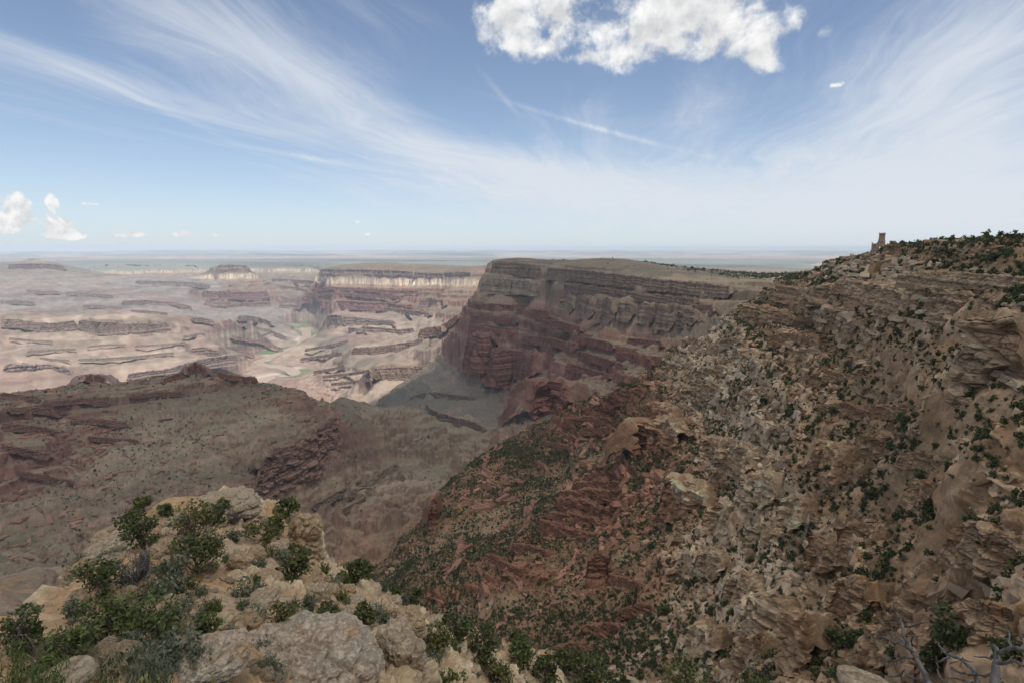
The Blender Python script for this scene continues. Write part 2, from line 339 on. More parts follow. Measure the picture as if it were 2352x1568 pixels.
# --- valley between
cp(VALLEY, [(660, 1190, 'z', -690), (750, 1150, 'z', -700), (800, 1215, 'z', -640), (850, 1080, 'z', -712), (900, 1030, 'z', -722), (920, 1130, 'z', -650), (1000, 1060, 'z', -720), (1080, 1010, 'z', -745), (780, 1060, 'z', -690), (830, 990, 'z', -730), (900, 980, 'z', -742)], .9, .6)
cp(VALLEY, [(785, 908, 'R', 2550), (850, 936, 'R', 2500), (950, 942, 'R', 2450), (1050, 967, 'R', 2350), (1112, 988, 'R', 2250)], .4, .4, 1)
cp(VALLEY, [('h', 790, 2950, -830), ('h', 860, 2850, -860), ('h', 950, 2750, -850), ('h', 1050, 2600, -850), ('h', 1130, 2400, -800)], .5, .8)
# --- middle: the great wall that ends in the cape
cp(WALL, [(1118, 603, 'R', 4350), (1128, 600, 'R', 4300), (1150, 599, 'R', 4230), (1190, 603, 'R', 4120), (1240, 611, 'R', 3950), (1258, 613, 'R', 3500), (1330, 617, 'R', 3150), (1400, 625, 'R', 2900), (1500, 637, 'R', 2550), (1600, 645, 'R', 2300), (1700, 653, 'R', 2080)], .5, 1, 2)
cp(WALL, [(1118, 660, 'z', -285), (1180, 660, 'z', -280), (1245, 668, 'z', -285), (1300, 690, 'z', -285), (1400, 722, 'z', -288), (1500, 752, 'z', -295), (1600, 735, 'z', -230), (1680, 700, 'z', -200)], 1.25, 1, 1)
cp(WALL, [(1075, 705, 'z', -420), (1120, 715, 'z', -430), (1200, 720, 'z', -430), (1300, 770, 'z', -440), (1400, 830, 'z', -455), (1470, 800, 'z', -360)], 1.25, 1, 1)
cp(WALL, [(1058, 762, 'z', -600), (1120, 792, 'z', -600), (1200, 800, 'z', -595), (1260, 845, 'z', -590), (1235, 882, 'z', -588), (1300, 890, 'z', -560)], 1.25, 1, 1)
cp(WALL, [(1052, 828, 'z', -770), (1110, 862, 'z', -765), (1200, 876, 'z', -755), (1225, 930, 'z', -745), (1225, 965, 'z', -735), (1290, 945, 'z', -690)], 1.25, 1, 1)
cp(WALL, [(1112, 625, 'R', 4330), (1103, 645, 'R', 4330), (1092, 668, 'R', 4330), (1065, 702, 'R', 4360), (1052, 722, 'R', 4380), (1015, 748, 'R', 4480), (1045, 775, 'z', -690)], .5, 1, 1)
cp(WALL, [(990, 762, 'R', 5000), (980, 775, 'R', 5200), (1020, 790, 'R', 4600)], .5, 1)
cp(WALL, [('h', 1105, 4900, -420), ('h', 1090, 5000, -650), ('h', 1050, 5100, -780), ('h', 1020, 5600, -900), ('h', 1120, 5200, -300), ('h', 1000, 6500, -1000), ('h', 1080, 6300, -900), ('h', 1120, 7000, -700)], .7, 1)
cp(WALL, [(1150, 900, 'z', -790), (1100, 940, 'z', -830), (1000, 920, 'z', -890), (940, 960, 'z', -800), (1060, 975, 'z', -820), (1180, 960, 'z', -775), (900, 915, 'R', 3900), (870, 925, 'R', 4000), (1150, 990, 'z', -740), (1000, 870, 'z', -880)], .6, 1)
# plateau behind the wall
cp(PLAT, [(1280, 606, 'R', 4300), (1400, 613, 'R', 4200), (1500, 622, 'R', 3800), (1600, 630, 'R', 3300), (1700, 638, 'R', 2700), (1755, 634, 'R', 3400), (1450, 618, 'R', 4600), (1600, 623, 'R', 5000), (1750, 628, 'R', 5200), ('h', 1450, 7000, -420), ('h', 1650, 7000, -440), ('h', 1800, 6500, -420), ('h', 1300, 6500, -420), ('h', 1200, 5600, -250), ('h', 1950, 5000, -300)], .3, .3)
# --- ledges and mesas left of the wall
cp(FARL, [(858, 842, 'R', 4800), (880, 843, 'R', 4790), (920, 842, 'R', 4800), (965, 840, 'R', 4780), (1005, 834, 'R', 4700), (1035, 826, 'R', 4500)], .45, dens=2, **E)
cp(FARL, [(856, 862, 'R', 4760), (880, 864, 'R', 4740), (920, 863, 'R', 4750), (965, 859, 'R', 4730), (1005, 850, 'R', 4650), (1040, 842, 'R', 4420)], .45, dens=2, **E)
cp(FARL, [(940, 815, 'R', 5150), (1000, 803, 'R', 5050), (880, 832, 'R', 4980), (950, 832, 'R', 4960)], .3, **E)
cp(FARL, [(850, 892, 'R', 4550), (900, 895, 'R', 4480), (960, 880, 'R', 4560), (860, 912, 'R', 4380), (1000, 868, 'R', 4500)], .5, .1)
cp(FARL, [(808, 798, 'R', 5950), (835, 797, 'R', 5930), (880, 793, 'R', 5950), (930, 786, 'R', 5900), (975, 775, 'R', 5750)], .45, dens=2, **E)
cp(FARL, [(806, 811, 'R', 5890), (835, 813, 'R', 5860), (880, 808, 'R', 5890), (930, 798, 'R', 5840), (975, 785, 'R', 5700)], .45, dens=2, **E)
cp(FARL, [(900, 777, 'R', 6500), (960, 767, 'R', 6400), (850, 790, 'R', 6150)], .3, **E)
cp(FARL, [(780, 850, 'R', 5850), (820, 845, 'R', 5450), (790, 828, 'R', 5780), (840, 830, 'R', 5550), (740, 850, 'R', 6100), (830, 870, 'R', 5050)], .6, .3, gray=.1)
cp(FARL, [(750, 724, 'R', 8700), (770, 724, 'R', 8650), (810, 729, 'R', 8600), (860, 734, 'R', 8500), (905, 738, 'R', 8300)], .5, dens=2, **E)
cp(FARL, [(748, 752, 'R', 8620), (770, 748, 'R', 8560), (810, 742, 'R', 8530), (860, 744, 'R', 8430), (905, 746, 'R', 8240)], .5, dens=2, **E)
cp(FARL, [(830, 748, 'R', 7600), (870, 752, 'R', 7500), (915, 757, 'R', 7300), (950, 752, 'R', 7200)], .5, dens=1, **E)
cp(FARL, [(830, 757, 'R', 7540), (870, 764, 'R', 7430), (915, 768, 'R', 7240), (950, 760, 'R', 7150)], .5, dens=1, **E)
cp(FARL, [(800, 718, 'R', 9300), (870, 722, 'R', 9000), (900, 730, 'R', 8600), (960, 740, 'R', 7800), (735, 768, 'R', 8500), (740, 790, 'R', 7800), (785, 772, 'R', 8050), (720, 810, 'R', 7350), (780, 795, 'R', 7000)], .5, .3, gray=.1)
cp(FARL, [(700, 870, 'R', 6100), (760, 880, 'R', 5600), (840, 908, 'R', 4700), (800, 895, 'R', 5050), (720, 845, 'z', -1415), (700, 830, 'z', -1435), (760, 905, 'R', 5300), (700, 890, 'R', 5800)], .6, .4, gray=.1)
# --- the river
RIV = [(560, 905), (600, 876), (630, 864), (668, 861), (672, 852), (640, 842), (606, 838), (592, 832), (625, 818), (660, 804), (688, 792), (702, 775), (704, 762), (697, 754)]
RIVZ = -1452.0
cp(FARL, [(c, r, 'z', RIVZ) for c, r in RIV], .3, .2)
# --- left: pale mesa with a dark cliff
cp(FARL, [(-100, 728, 'R', 7450), (0, 731, 'R', 7350), (60, 735, 'R', 7300), (110, 741, 'R', 7200), (175, 734, 'R', 7280), (215, 737, 'R', 7100), (250, 739, 'R', 7020), (330, 742, 'R', 7020), (390, 738, 'R', 7200)], .4, dens=2, **E)
cp(FARL, [(-100, 745, 'R', 7380), (0, 749, 'R', 7280), (60, 754, 'R', 7230), (110, 758, 'R', 7130), (175, 750, 'R', 7210), (215, 763, 'R', 7030), (250, 764, 'R', 6950), (330, 765, 'R', 6950), (390, 753, 'R', 7130)], .4, dens=2, **E)
cp(FARL, [(100, 723, 'R', 7900), (200, 723, 'R', 7650), (350, 726, 'R', 7700), (0, 719, 'R', 8200), (300, 714, 'R', 8000), (130, 715, 'R', 8250), ('h', 250, 8800, -1150), ('h', 100, 9000, -1150), ('h', 400, 8700, -1200), ('h', -100, 9200, -1150)], .3, .1)
cp(FARL, [(236, 712, 'R', 7750), (250, 706, 'R', 7740), (270, 712, 'R', 7730)], .2, **E)
cp(FARL, [(150, 800, 'R', 6700), (300, 800, 'R', 6650), (0, 790, 'R', 6900), (420, 790, 'R', 6850), (100, 825, 'R', 6500), (350, 825, 'R', 6450), (220, 845, 'R', 6250), (480, 822, 'R', 6650), (440, 765, 'R', 7150), (480, 780, 'R', 7050)], 1.0, .1, gray=1)
cp(FARL, [(0, 832, 'R', 6100), (60, 836, 'R', 6080), (120, 838, 'R', 6060), (165, 848, 'R', 6000)], .6, dens=1, **E)
cp(FARL, [(0, 868, 'R', 5900), (60, 872, 'R', 5880), (120, 872, 'R', 5870), (175, 868, 'R', 5850)], .6, dens=1, **E)
cp(FARL, [(290, 858, 'R', 6200), (380, 847, 'R', 6250), (460, 824, 'R', 6450), (540, 812, 'R', 6650)], .6, dens=1, **E)
cp(FARL, [(290, 882, 'R', 6080), (380, 870, 'R', 6130), (460, 850, 'R', 6320), (545, 836, 'R', 6530)], .6, dens=1, **E)
cp(FARL, [(435, 800, 'R', 6900), (470, 797, 'R', 6900), (505, 806, 'R', 6850), (450, 814, 'R', 6830), (490, 818, 'R', 6800)], .6, **E)
cp(FARL, [(440, 728, 'R', 8100), (480, 737, 'R', 8000), (530, 730, 'R', 8300), (450, 744, 'R', 7900), (400, 724, 'R', 8000)], .7, .2)
cp(FARL, [(535, 740, 'R', 8400), (560, 725, 'R', 8650), (590, 728, 'R', 8550), (625, 740, 'R', 8400), (660, 754, 'R', 8330), (685, 775, 'R', 8280)], .8, .2, 1, gray=.5)
cp(FARL, [(505, 790, 'R', 7400), (505, 765, 'R', 7850), (560, 805, 'R', 7350), (620, 798, 'R', 7700), (575, 768, 'R', 8000), (630, 772, 'R', 8150), (530, 752, 'R', 8150), (560, 825, 'R', 7000)], .8, .2, gray=.1)
# --- far walls
cp(FARW, [(732, 620, 'R', 11200), (760, 617, 'R', 10900), (800, 617, 'R', 10700), (850, 618, 'R', 10500), (900, 621, 'R', 10200), (960, 625, 'R', 9800), (1000, 627, 'R', 9500), (1050, 624, 'R', 8800), (1090, 624, 'R', 8300)], 1, 1, 2)
cp(FARW, [(712, 655, 'R', 10900), (800, 657, 'R', 10350), (900, 658, 'R', 9850), (1000, 655, 'R', 9150), (1060, 652, 'R', 8400)], 1, 1, 1)
cp(FARW, [(692, 680, 'R', 10550), (685, 700, 'R', 10350), (800, 685, 'R', 10150), (900, 690, 'R', 9600), (1000, 690, 'R', 8800)], 1, 1)
cp(FARW, [(720, 708, 'R', 10150), (800, 709, 'R', 10000), (900, 714, 'R', 9450), (960, 718, 'R', 9000), (1000, 722, 'R', 8300), (1040, 700, 'R', 7300)], .8, 1)
cp(FARW, [(960, 680, 'R', 8900), (1020, 668, 'R', 7800), (1000, 690, 'R', 7700)], .8, 1)
cp(FARW, [(500, 610, 'R', 13800), (530, 608, 'R', 13700), (565, 610, 'R', 13600)], .5, 1)
cp(FARW, [(490, 612, 'R', 13650), (478, 640, 'R', 13500), (530, 641, 'R', 13380), (590, 643, 'R', 13450), (465, 667, 'R', 13000), (530, 668, 'R', 12800), (615, 668, 'R', 12900), (470, 690, 'R', 12400), (540, 698, 'R', 12200), (620, 694, 'R', 12300), (450, 680, 'R', 12800), (640, 680, 'R', 12900)], .8, 1)
cp(FARW, [('h', 480, 16500, -1050), ('h', 600, 16500, -1050), ('h', 680, 14000, -1050), ('h', 450, 14500, -1000)], .8, 1)
cp(FARW, [(640, 716, 'R', 11300), (670, 705, 'R', 11500), (600, 716, 'R', 11200), (540, 712, 'R', 11300), (697, 746, 'R', 10050), (690, 735, 'R', 10500), (660, 725, 'R', 10900), (780, 716, 'R', 9800)], .7, .4, gray=.8)
cp(FARW, [(240, 607, 'R', 19500), (330, 607, 'R', 19300), (400, 608, 'R', 19000), (450, 608, 'R', 18500), (620, 608, 'R', 18500), (700, 609, 'R', 18000)], 1, 1, 2)
cp(FARW, [(240, 633, 'R', 17500), (330, 636, 'R', 17000), (430, 640, 'R', 16500), (640, 640, 'R', 16500), (690, 650, 'R', 15500)], 1, 1, 1)
cp(FARW, [(100, 622, 'R', 13800), (30, 640, 'R', 13000), (150, 640, 'R', 12950), (100, 665, 'R', 12000), (30, 690, 'R', 11300), (200, 655, 'R', 12500), (100, 692, 'R', 11300), (250, 690, 'R', 11200), (300, 662, 'R', 12500), (380, 668, 'R', 12300), (330, 676, 'R', 12000), (450, 692, 'R', 11700), (180, 670, 'R', 12000), (400, 703, 'R', 11200), (300, 712, 'R', 10900)], .9, .1, gray=.8)
cp(FARW, [(310, 644, 'R', 13250), (370, 645, 'R', 13200), (430, 647, 'R', 13150), (480, 652, 'R', 12950)], .4, dens=2, **E)
cp(FARW, [(310, 654, 'R', 13150), (370, 655, 'R', 13100), (430, 657, 'R', 13050), (480, 660, 'R', 12880)], .4, dens=2, **E)
cp(FARW, [(250, 630, 'R', 14500), (350, 636, 'R', 14300), (450, 640, 'R', 14000)], .3, .1, gray=.8)
cp(FARW, [(-100, 600, 'R', 15000), (-40, 598, 'R', 14800), (0, 603, 'R', 14700), (22, 607, 'R', 14500), (50, 601, 'R', 14300), (70, 591, 'R', 14250), (88, 600, 'R', 14200), (125, 604, 'R', 14200), (145, 610, 'R', 14150), (190, 621, 'R', 14000), (225, 634, 'R', 13900)], .25, .3, 1, gray=.5)
cp(FARW, [(20, 618, 'R', 14200), (70, 616, 'R', 14000), (130, 617, 'R', 14000), (20, 608, 'R', 14350), (70, 605, 'R', 14130), (130, 607, 'R', 14100)], .25, .3, gray=.5)
cp(FARW, [('h', 0, 17500, -900), ('h', 100, 17500, -900), ('h', 200, 17000, -800)], .6, 1)
# --- plateau and far desert
cp(PLAT, [('h', c, R, z) for c in (-300, 100, 400, 700, 1000, 1300, 1600, 1900, 2300, 2800) for R, z in ((26000, -560), (40000, -640), (70000, -640), (110000, -600))], .15, 0)
cp(PLAT, [('h', 800, 13500, -450), ('h', 950, 13000, -450), ('h', 1100, 11500, -450), ('h', 1200, 11000, -460), ('h', 1500, 13000, -500), ('h', 1800, 13000, -500), ('h', 700, 22000, -530), ('h', 300, 22000, -530), ('h', 1000, 18000, -500), ('h', 2300, 15000, -500)], .15, .3)

CP_a = np.array([c[0] for c in CP]); CP_l = np.array([c[1] for c in CP]); CP_z = np.array([c[2] for c in CP])
CP_rough = np.array([c[3] for c in CP]); CP_ter = np.array([c[4] for c in CP]); CP_reg = np.array([c[5] for c in CP]); CP_gray = np.array([c[6] for c in CP])
CP_s = CP_z - datum(np.exp(CP_l)); lo_, hi_ = np.full(len(CP_s), -2200.0), np.full(len(CP_s), 900.0)
for _ in range(50):                      # the smooth height whose layered form passes through the measured point
    mid_ = (lo_ + hi_) / 2; up_ = CP_ter * Tf(mid_) + (1 - CP_ter) * mid_ < CP_s
    lo_ = np.where(up_, mid_, lo_); hi_ = np.where(up_, hi_, mid_)
CP_u = (lo_ + hi_) / 2
def rbf_fit(A, L, v, lam=1e-4):
    d = np.sqrt((A[:, None] - A[None]) ** 2 + (L[:, None] - L[None]) ** 2)
    n = len(A); M = np.zeros((n + 3, n + 3)); M[:n, :n] = d - lam * np.eye(n)
    P = np.stack([np.ones(n), A, L], 1); M[:n, n:] = P; M[n:, :n] = P.T
    return np.linalg.lstsq(M, np.concatenate([v, np.zeros(3)]), rcond=1e-10)[0]
def coarse_eval(A, L, ga, gl, fn):
    out = []
    for i in range(0, len(gl), 24):
        l = gl[i:i + 24]
        d = np.sqrt((ga[None, :, None] - A) ** 2 + (l[:, None, None] - L) ** 2)
        out.append(fn(d, ga, l))
    return [np.concatenate([o[k] for o in out], 0) for k in range(len(out[0]))]
def upsample(C, ga, gl, a, l):
    ia = np.clip(np.searchsorted(ga, a) - 1, 0, len(ga) - 2); fa = (a - ga[ia]) / (ga[ia + 1] - ga[ia])
    il = np.clip(np.searchsorted(gl, l) - 1, 0, len(gl) - 2); fl = (l - gl[il]) / (gl[il + 1] - gl[il])
    X = C[:, ia] * (1 - fa) + C[:, ia + 1] * fa
    return (X[il] * (1 - fl)[:, None] + X[il + 1] * fl[:, None]).astype(np.float32)

AZ0, AZ1 = R_(-50), R_(52)
NA = int(1250 * Q)
# azimuths follow the tangent a little so that the middle is as fine as the sides
aa = np.linspace(AZ0, AZ1, NA)
segs = [(math.log(58), math.log(120), 150), (math.log(120), math.log(1400), 980), (math.log(1400), math.log(5200), 560), (math.log(5200), math.log(14500), 480), (math.log(14500), math.log(24000), 110), (math.log(24000), math.log(115000), 60)]
ll = np.concatenate([np.linspace(a, b, max(8, int(n * Q)), endpoint=False) for a, b, n in segs] + [[math.log(115000)]])
w_rbf = rbf_fit(CP_a, CP_l, CP_u)
ga = np.linspace(AZ0 - .01, AZ1 + .01, 340); gl = np.linspace(ll[0] - .01, ll[-1] + .01, 1150)
n_ = len(CP_a)
def _f(d, ga_, l_):
    u = d @ w_rbf[:n_] + w_rbf[n_] + w_rbf[n_ + 1] * ga_[None] + w_rbf[n_ + 2] * l_[:, None]
    k = 1 / (d ** 2 + 4e-5) ** 2; ks = k.sum(-1)
    return u, (k @ CP_rough) / ks, (k @ CP_ter) / ks, (k @ CP_gray) / ks, CP_reg[np.argmin(d, -1)]
Uc, Rc, Tc, Yc, Gc = coarse_eval(CP_a, CP_l, ga, gl, _f)
U = upsample(Uc, ga, gl, aa, ll); ROUGH = upsample(Rc, ga, gl, aa, ll); TER = np.clip(upsample(Tc, ga, gl, aa, ll), 0, 1)
GRAYF = np.clip(upsample(Yc, ga, gl, aa, ll), 0, 1)
REG = Gc[np.clip(np.searchsorted(gl, ll), 0, len(gl) - 1)][:, np.clip(np.searchsorted(ga, aa), 0, len(ga) - 1)]
RR = np.exp(ll)[:, None] * np.ones((1, NA)); 
GX = RR * np.sin(aa)[None]; GY = RR * np.cos(aa)[None]
print('rbf', time.time() - T0)
def land_noise(X, Y, R, s=0):
    """gullies, buttresses and ledges of every size; each size only where it is small against the distance"""
    tot = np.zeros(X.shape, np.float32)
    for k, lam in enumerate((2400, 1300, 640, 320, 160, 80, 42, 21, 11)):
        amp = np.clip(.16 * R / lam, 0, 1) ** 1.5
        cut = ss(.0012 * R, .003 * R, np.full_like(R, lam))
        A = amp * cut
        if A.max() < .02: continue
        n = pn(X / lam + 17.3 * k, Y / lam - 9.1 * k, s + k)
        n2 = pn(X / lam * 1.13 + 7.3 * k, Y / lam * 1.13 + 3.1 * k, s + 40 + k)
        rid = .62 - 2 * np.abs(n) ** .85                        # sharp spurs and gullies
        tot += (A * lam * np.interp(lam, [100, 300, 640, 1300, 2400], [.15, .11, .07, .03, .018]) * (rid * .75 + n2 * .6)).astype(np.float32)
    return tot
R32 = RR.astype(np.float32)
NZ = land_noise(GX, GY, R32)
NZ *= 1 - .8 * ss(-70, -8, U) * ss(1300, 1700, RR)
NZ *= 1 - .72 * ss(1300, 900, RR)
ROUGH = ROUGH * (1 - .5 * ss(4300, 5500, RR) * GRAYF)
ROUGH = ROUGH.astype(np.float32)
# broken blocks and fins on the near slope
crag = np.zeros_like(NZ)
near = ll < math.log(1500)
nx, ny, nr = GX[near], GY[near], R32[near]
cr = 0 * nr
for lam, am, sd in ((60, 13, 5),):
    v, d1, d2 = cells((nx + 20 * pn(nx / 50, ny / 50, 91)) / lam, (ny + 20 * pn(nx / 50, ny / 50, 92)) / lam, sd)
    cr += am * (v - .5)
crag[near] = cr
patch = ss(-.25, .35, pn(GX / 130, GY / 130, 77) + .5 * pn(GX / 45, GY / 45, 78))
isH = (REG == HILL)
zs0 = U - datum(RR)
coco = ss(-330, -250, U) * (1 - ss(-20, 60, U))
CR = ss(-2, -28, U) * np.clip((ROUGH - .75) / .7, 0, 1) * patch * np.clip(RR / 220, .35, 1)
Z_GRAY = np.clip(GRAYF * 1.2, 0, 1)
u = U + NZ * ROUGH + crag * CR
ril = pn(np.broadcast_to(aa[None], RR.shape) * 48 + .8 * pn(GX / 900, GY / 900, 61), np.log(RR) * 6, 62)
rilm = ss(4600, 5600, RR) * ss(12800, 10500, RR) * (Z_GRAY)
u = u + rilm * (.35 - 1.3 * np.abs(ril)) * 14
ledge = .5 + .5 * ss(-.3, .3, pn(GX / 500, GY / 500, 55))
ter = np.clip(TER, 0, 1) * np.where(RR < 14500, 1, ss(30000, 20000, RR) )
z = ter * Tf(u) + (1 - ter) * u
# thin ledges inside the layers
for per, st in ((58.0, .5), (26.0, .75), (9.0, .6)):
    f = (z + 3 * pn(GX / 60, GY / 60, 31)) / per; fr = f - np.floor(f)
    stp = np.where(fr < .7, fr * .35, .245 + (fr - .7) * (.755 / .3)) - fr
    z = z + stp * per * st * ss(.002 * R32, .005 * R32, np.full_like(R32, per)) * ss(.15, .6, TER) * ledge
Z = (z + datum(RR)).astype(np.float32)
Z += (pn(GX / 5, GY / 5, 61) * .5 * (RR < 900) * ROUGH).astype(np.float32)
# distant flat desert: low mesas on the skyline
farm = ss(36000, 50000, RR)
mes = ss(.05, .22, pn(np.broadcast_to(aa[None] * 5.0, RR.shape), np.log(RR) * 5, 21)) * 170 + ss(-.1, .5, pn(np.broadcast_to(aa[None] * 16.0, RR.shape), np.log(RR) * 9, 22)) * 90
Z += (farm * mes * ss(108000, 90000, RR)).astype(np.float32)
# the slot canyon of the far river
slot = ss(.08, .03, np.abs(pn(GX / 9000, GY / 9000, 23) + .1)) * ss(13500, 16000, RR) * ss(45000, 30000, RR) * (aa[None] > -.1)
Z -= (slot * 230).astype(np.float32)
# the river bed
rp = np.array([tuple(at(c, r, z=RIVZ))[:2] for c, r in RIV])
def catmull(P, n):
    P = np.vstack([2 * P[0] - P[1], P, 2 * P[-1] - P[-2]]); out = []
    for i in range(1, len(P) - 2):
        t = np.linspace(0, 1, n, endpoint=False)[:, None]
        out.append(.5 * (2 * P[i] + (P[i + 1] - P[i - 1]) * t + (2 * P[i - 1] - 5 * P[i] + 4 * P[i + 1] - P[i + 2]) * t ** 2 + (3 * P[i] - P[i - 1] - 3 * P[i + 1] + P[i + 2]) * t ** 3))
    return np.vstack(out + [P[-2:-1]])
rc = catmull(rp, 14)
rmask = (RR > 4500) & (RR < 16500) & (np.abs(aa[None] + .4) < .35)
ri, rj = np.where(rmask)
dmin = np.full(len(ri), 1e9, np.float32)
qx, qy = GX[ri, rj], GY[ri, rj]
for a, b in zip(rc[:-1], rc[1:]):
    e = b - a; t = np.clip(((qx - a[0]) * e[0] + (qy - a[1]) * e[1]) / (e @ e), 0, 1)
    dmin = np.minimum(dmin, np.hypot(qx - a[0] - t * e[0], qy - a[1] - t * e[1]))
RD = np.full(RR.shape, 1e9, np.float32); RD[ri, rj] = dmin
RIVW = 75.0
zb = np.where(RD < RIVW, -1460.0, -1444 + (RD - RIVW) * .035)
Z = np.where(RD < RIVW, np.minimum(Z, zb), np.where(RD < 900, np.maximum(Z, -1447) * ss(80, 500, RD) + np.minimum(np.maximum(Z, -1447), zb) * (1 - ss(80, 500, RD)), np.maximum(Z, -1449))).astype(np.float32)
print('height', time.time() - T0)

TEL0 = np.maximum.accumulate(Z / RR, axis=0)
def land_at(c, r):
    a, t = ray(c, r); j = int(np.clip(np.searchsorted(aa, a), 1, NA - 1)); k = int(np.argmax(TEL0[:, j] >= t)); return GX[k, j], GY[k, j], RR[k, j]
nq0 = int(np.searchsorted(ll, math.log(2300)))
def stripe(pts, wpx):
    P = [land_at(c, r) for c, r in pts]; d = np.full(Z[:nq0].shape, 9e9, np.float32)
    for p, q in zip(P[:-1], P[1:]):
        e = np.array((q[0] - p[0], q[1] - p[1])); t = np.clip(((GX[:nq0] - p[0]) * e[0] + (GY[:nq0] - p[1]) * e[1]) / (e @ e + 1e-6), 0, 1)
        dd = np.hypot(GX[:nq0] - p[0] - t * e[0], GY[:nq0] - p[1] - t * e[1]) / ((p[2] + (q[2] - p[2]) * t) * wpx / FPX); d = np.minimum(d, dd)
    return d
wobn = .35 * pn(GX[:nq0] / 60, GY[:nq0] / 60, 601) + .2 * pn(GX[:nq0] / 22, GY[:nq0] / 22, 602)
RED = np.zeros_like(Z); CHU = np.zeros_like(Z)
for pts, w_ in (([(1500, 1060), (1400, 1110), (1330, 1180), (1230, 1245), (1120, 1290)], 62), ([(1480, 900), (1380, 925), (1300, 965), (1260, 985)], 46), ([(1500, 1330), (1420, 1420), (1320, 1480), (1260, 1500)], 46), ([(1390, 1290), (1365, 1340)], 26), ([(1240, 1330), (1090, 1350), (1000, 1360)], 30)):
    RED[:nq0] = np.maximum(RED[:nq0], 1 - ss(.55, 1.1, stripe(pts, w_) + wobn))
for pts, w_ in (([(1600, 1150), (1470, 1250), (1330, 1330), (1180, 1390), (1010, 1410)], 46), ([(1440, 1000), (1320, 1060), (1180, 1160), (1040, 1230), (900, 1300)], 60), ([(1560, 1330), (1480, 1420), (1400, 1520)], 26), ([(1640, 960), (1570, 1040), (1500, 1120)], 20), ([(2050, 830), (1960, 950), (1880, 1050)], 40), ([(2330, 930), (2150, 1040), (2000, 1120)], 45)):
    CHU[:nq0] = np.maximum(CHU[:nq0], 1 - ss(.5, 1.15, stripe(pts, w_) + wobn))
Z += (RED * 9 - CHU * 5).astype(np.float32) * np.clip(RR / 600, .2, 1.3).astype(np.float32)
fz = (Z / 13.0); frz = fz - np.floor(fz); Z += (RED * (ss(.55, .95, frz) - frz) * 13.0 * .75).astype(np.float32)
# ------------------------------------------------------------------ colour of the rock, by layer, plus some painted shade and haze far off
dZl = np.gradient(Z, axis=0) / np.gradient(RR, axis=0)
dZa = np.gradient(Z, axis=1) / (RR * np.gradient(aa)[None])
NZc = 1 / np.sqrt(1 + dZl ** 2 + dZa ** 2)
zs = (Z - datum(RR)).astype(np.float32)
zw = zs + 7 * pn(GX / 140, GY / 140, 33) * np.clip(RR / 900, .25, 2.5) + 3 * pn(GX / 30, GY / 30, 34)
CT = np.array([(600, .27, .20, .15), (90, .33, .27, .195), (-30, .32, .255, .185), (-75, .28, .21, .145), (-125, .31, .225, .15), (-135, .37, .305, .225), (-215, .38, .305, .22), (-232, .26, .165, .11), (-280, .20, .10, .07), (-330, .21, .105, .075), (-420, .18, .09, .068),
               (-540, .175, .09, .07), (-560, .18, .095, .075), (-690, .175, .10, .08), (-720, .20, .15, .115), (-800, .22, .18, .135), (-950, .21, .17, .125), (-960, .13, .09, .068), (-1010, .14, .095, .072), (-1030, .26, .19, .14), (-1150, .22, .135, .105), (-1290, .23, .125, .095), (-1600, .25, .14, .105)])
ST = np.array([(600, .25, .2, .15), (90, .28, .215, .145), (-75, .275, .205, .135), (-130, .275, .205, .135), (-225, .28, .215, .15), (-280, .23, .165, .11), (-420, .21, .155, .105), (-540, .212, .16, .112), (-600, .215, .165, .12), (-700, .185, .15, .112), (-780, .155, .134, .102), (-950, .165, .146, .11), (-1010, .33, .27, .20), (-1130, .32, .235, .18), (-1290, .27, .165, .13), (-1400, .26, .155, .125), (-1600, .29, .19, .15)])
def ramp(t, zz): return np.stack([np.interp(zz, t[::-1, 0], t[::-1, k]) for k in (1, 2, 3)], -1).astype(np.float32)
cliffc = ramp(CT, zw); slopec = ramp(ST, zw + 60 * pn(GX / 420, GY / 420, 35))
tb = rng.random(4096).astype(np.float32)
def bands(zz, per):
    f = zz / per; i = np.floor(f).astype(np.int64); t = f - i; t = t * t * (3 - 2 * t)
    return tb[i & 4095] * (1 - t) + tb[(i + 1) & 4095] * t
bnd = np.where(RR > 1500, .42 * bands(zw + 300, 36.0) + .36 * bands(zw, 14.0) + .22 * bands(zw, 6.0), .5 * bands(zw, 14.0) + .3 * bands(zw, 5.0) + .2 * bands(zw + 999, 2.0))
cliffc *= (.42 + 1.16 * bnd)[..., None]
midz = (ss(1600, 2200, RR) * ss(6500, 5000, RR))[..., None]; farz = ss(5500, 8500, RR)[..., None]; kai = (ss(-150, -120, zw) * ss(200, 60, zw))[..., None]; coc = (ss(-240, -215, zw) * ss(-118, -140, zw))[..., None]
cmix = (midz * coc * (.35 + .45 * ss(-.2, .3, pn(GX / 180, GY / 180, 51) + .6 * pn(GX / 50, zs / 30, 52))[..., None]))
cliffc = cliffc * (1 - cmix) + np.array((.21, .135, .095), np.float32) * cmix; slopec = slopec * (1 - .5 * midz * coc) + np.array((.22, .165, .115), np.float32) * .5 * midz * coc
cliffc = cliffc * (1 - .25 * midz * kai)
cliffc = cliffc * (1 - farz * kai * .5) * (1 + farz * coc * .45); slopec = slopec * (1 + farz * coc * .6) * (1 - farz * kai * .35)  # far top layer darkened: shade of its faces put into the rock colour
slopec *= (.74 + .52 * bands(zw + 500, 18.0))[..., None]
steep = ss(.86, .6, NZc)
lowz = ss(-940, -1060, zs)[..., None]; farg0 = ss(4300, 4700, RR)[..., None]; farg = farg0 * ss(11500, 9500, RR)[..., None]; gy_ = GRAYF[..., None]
lowz = np.maximum(lowz, farg)
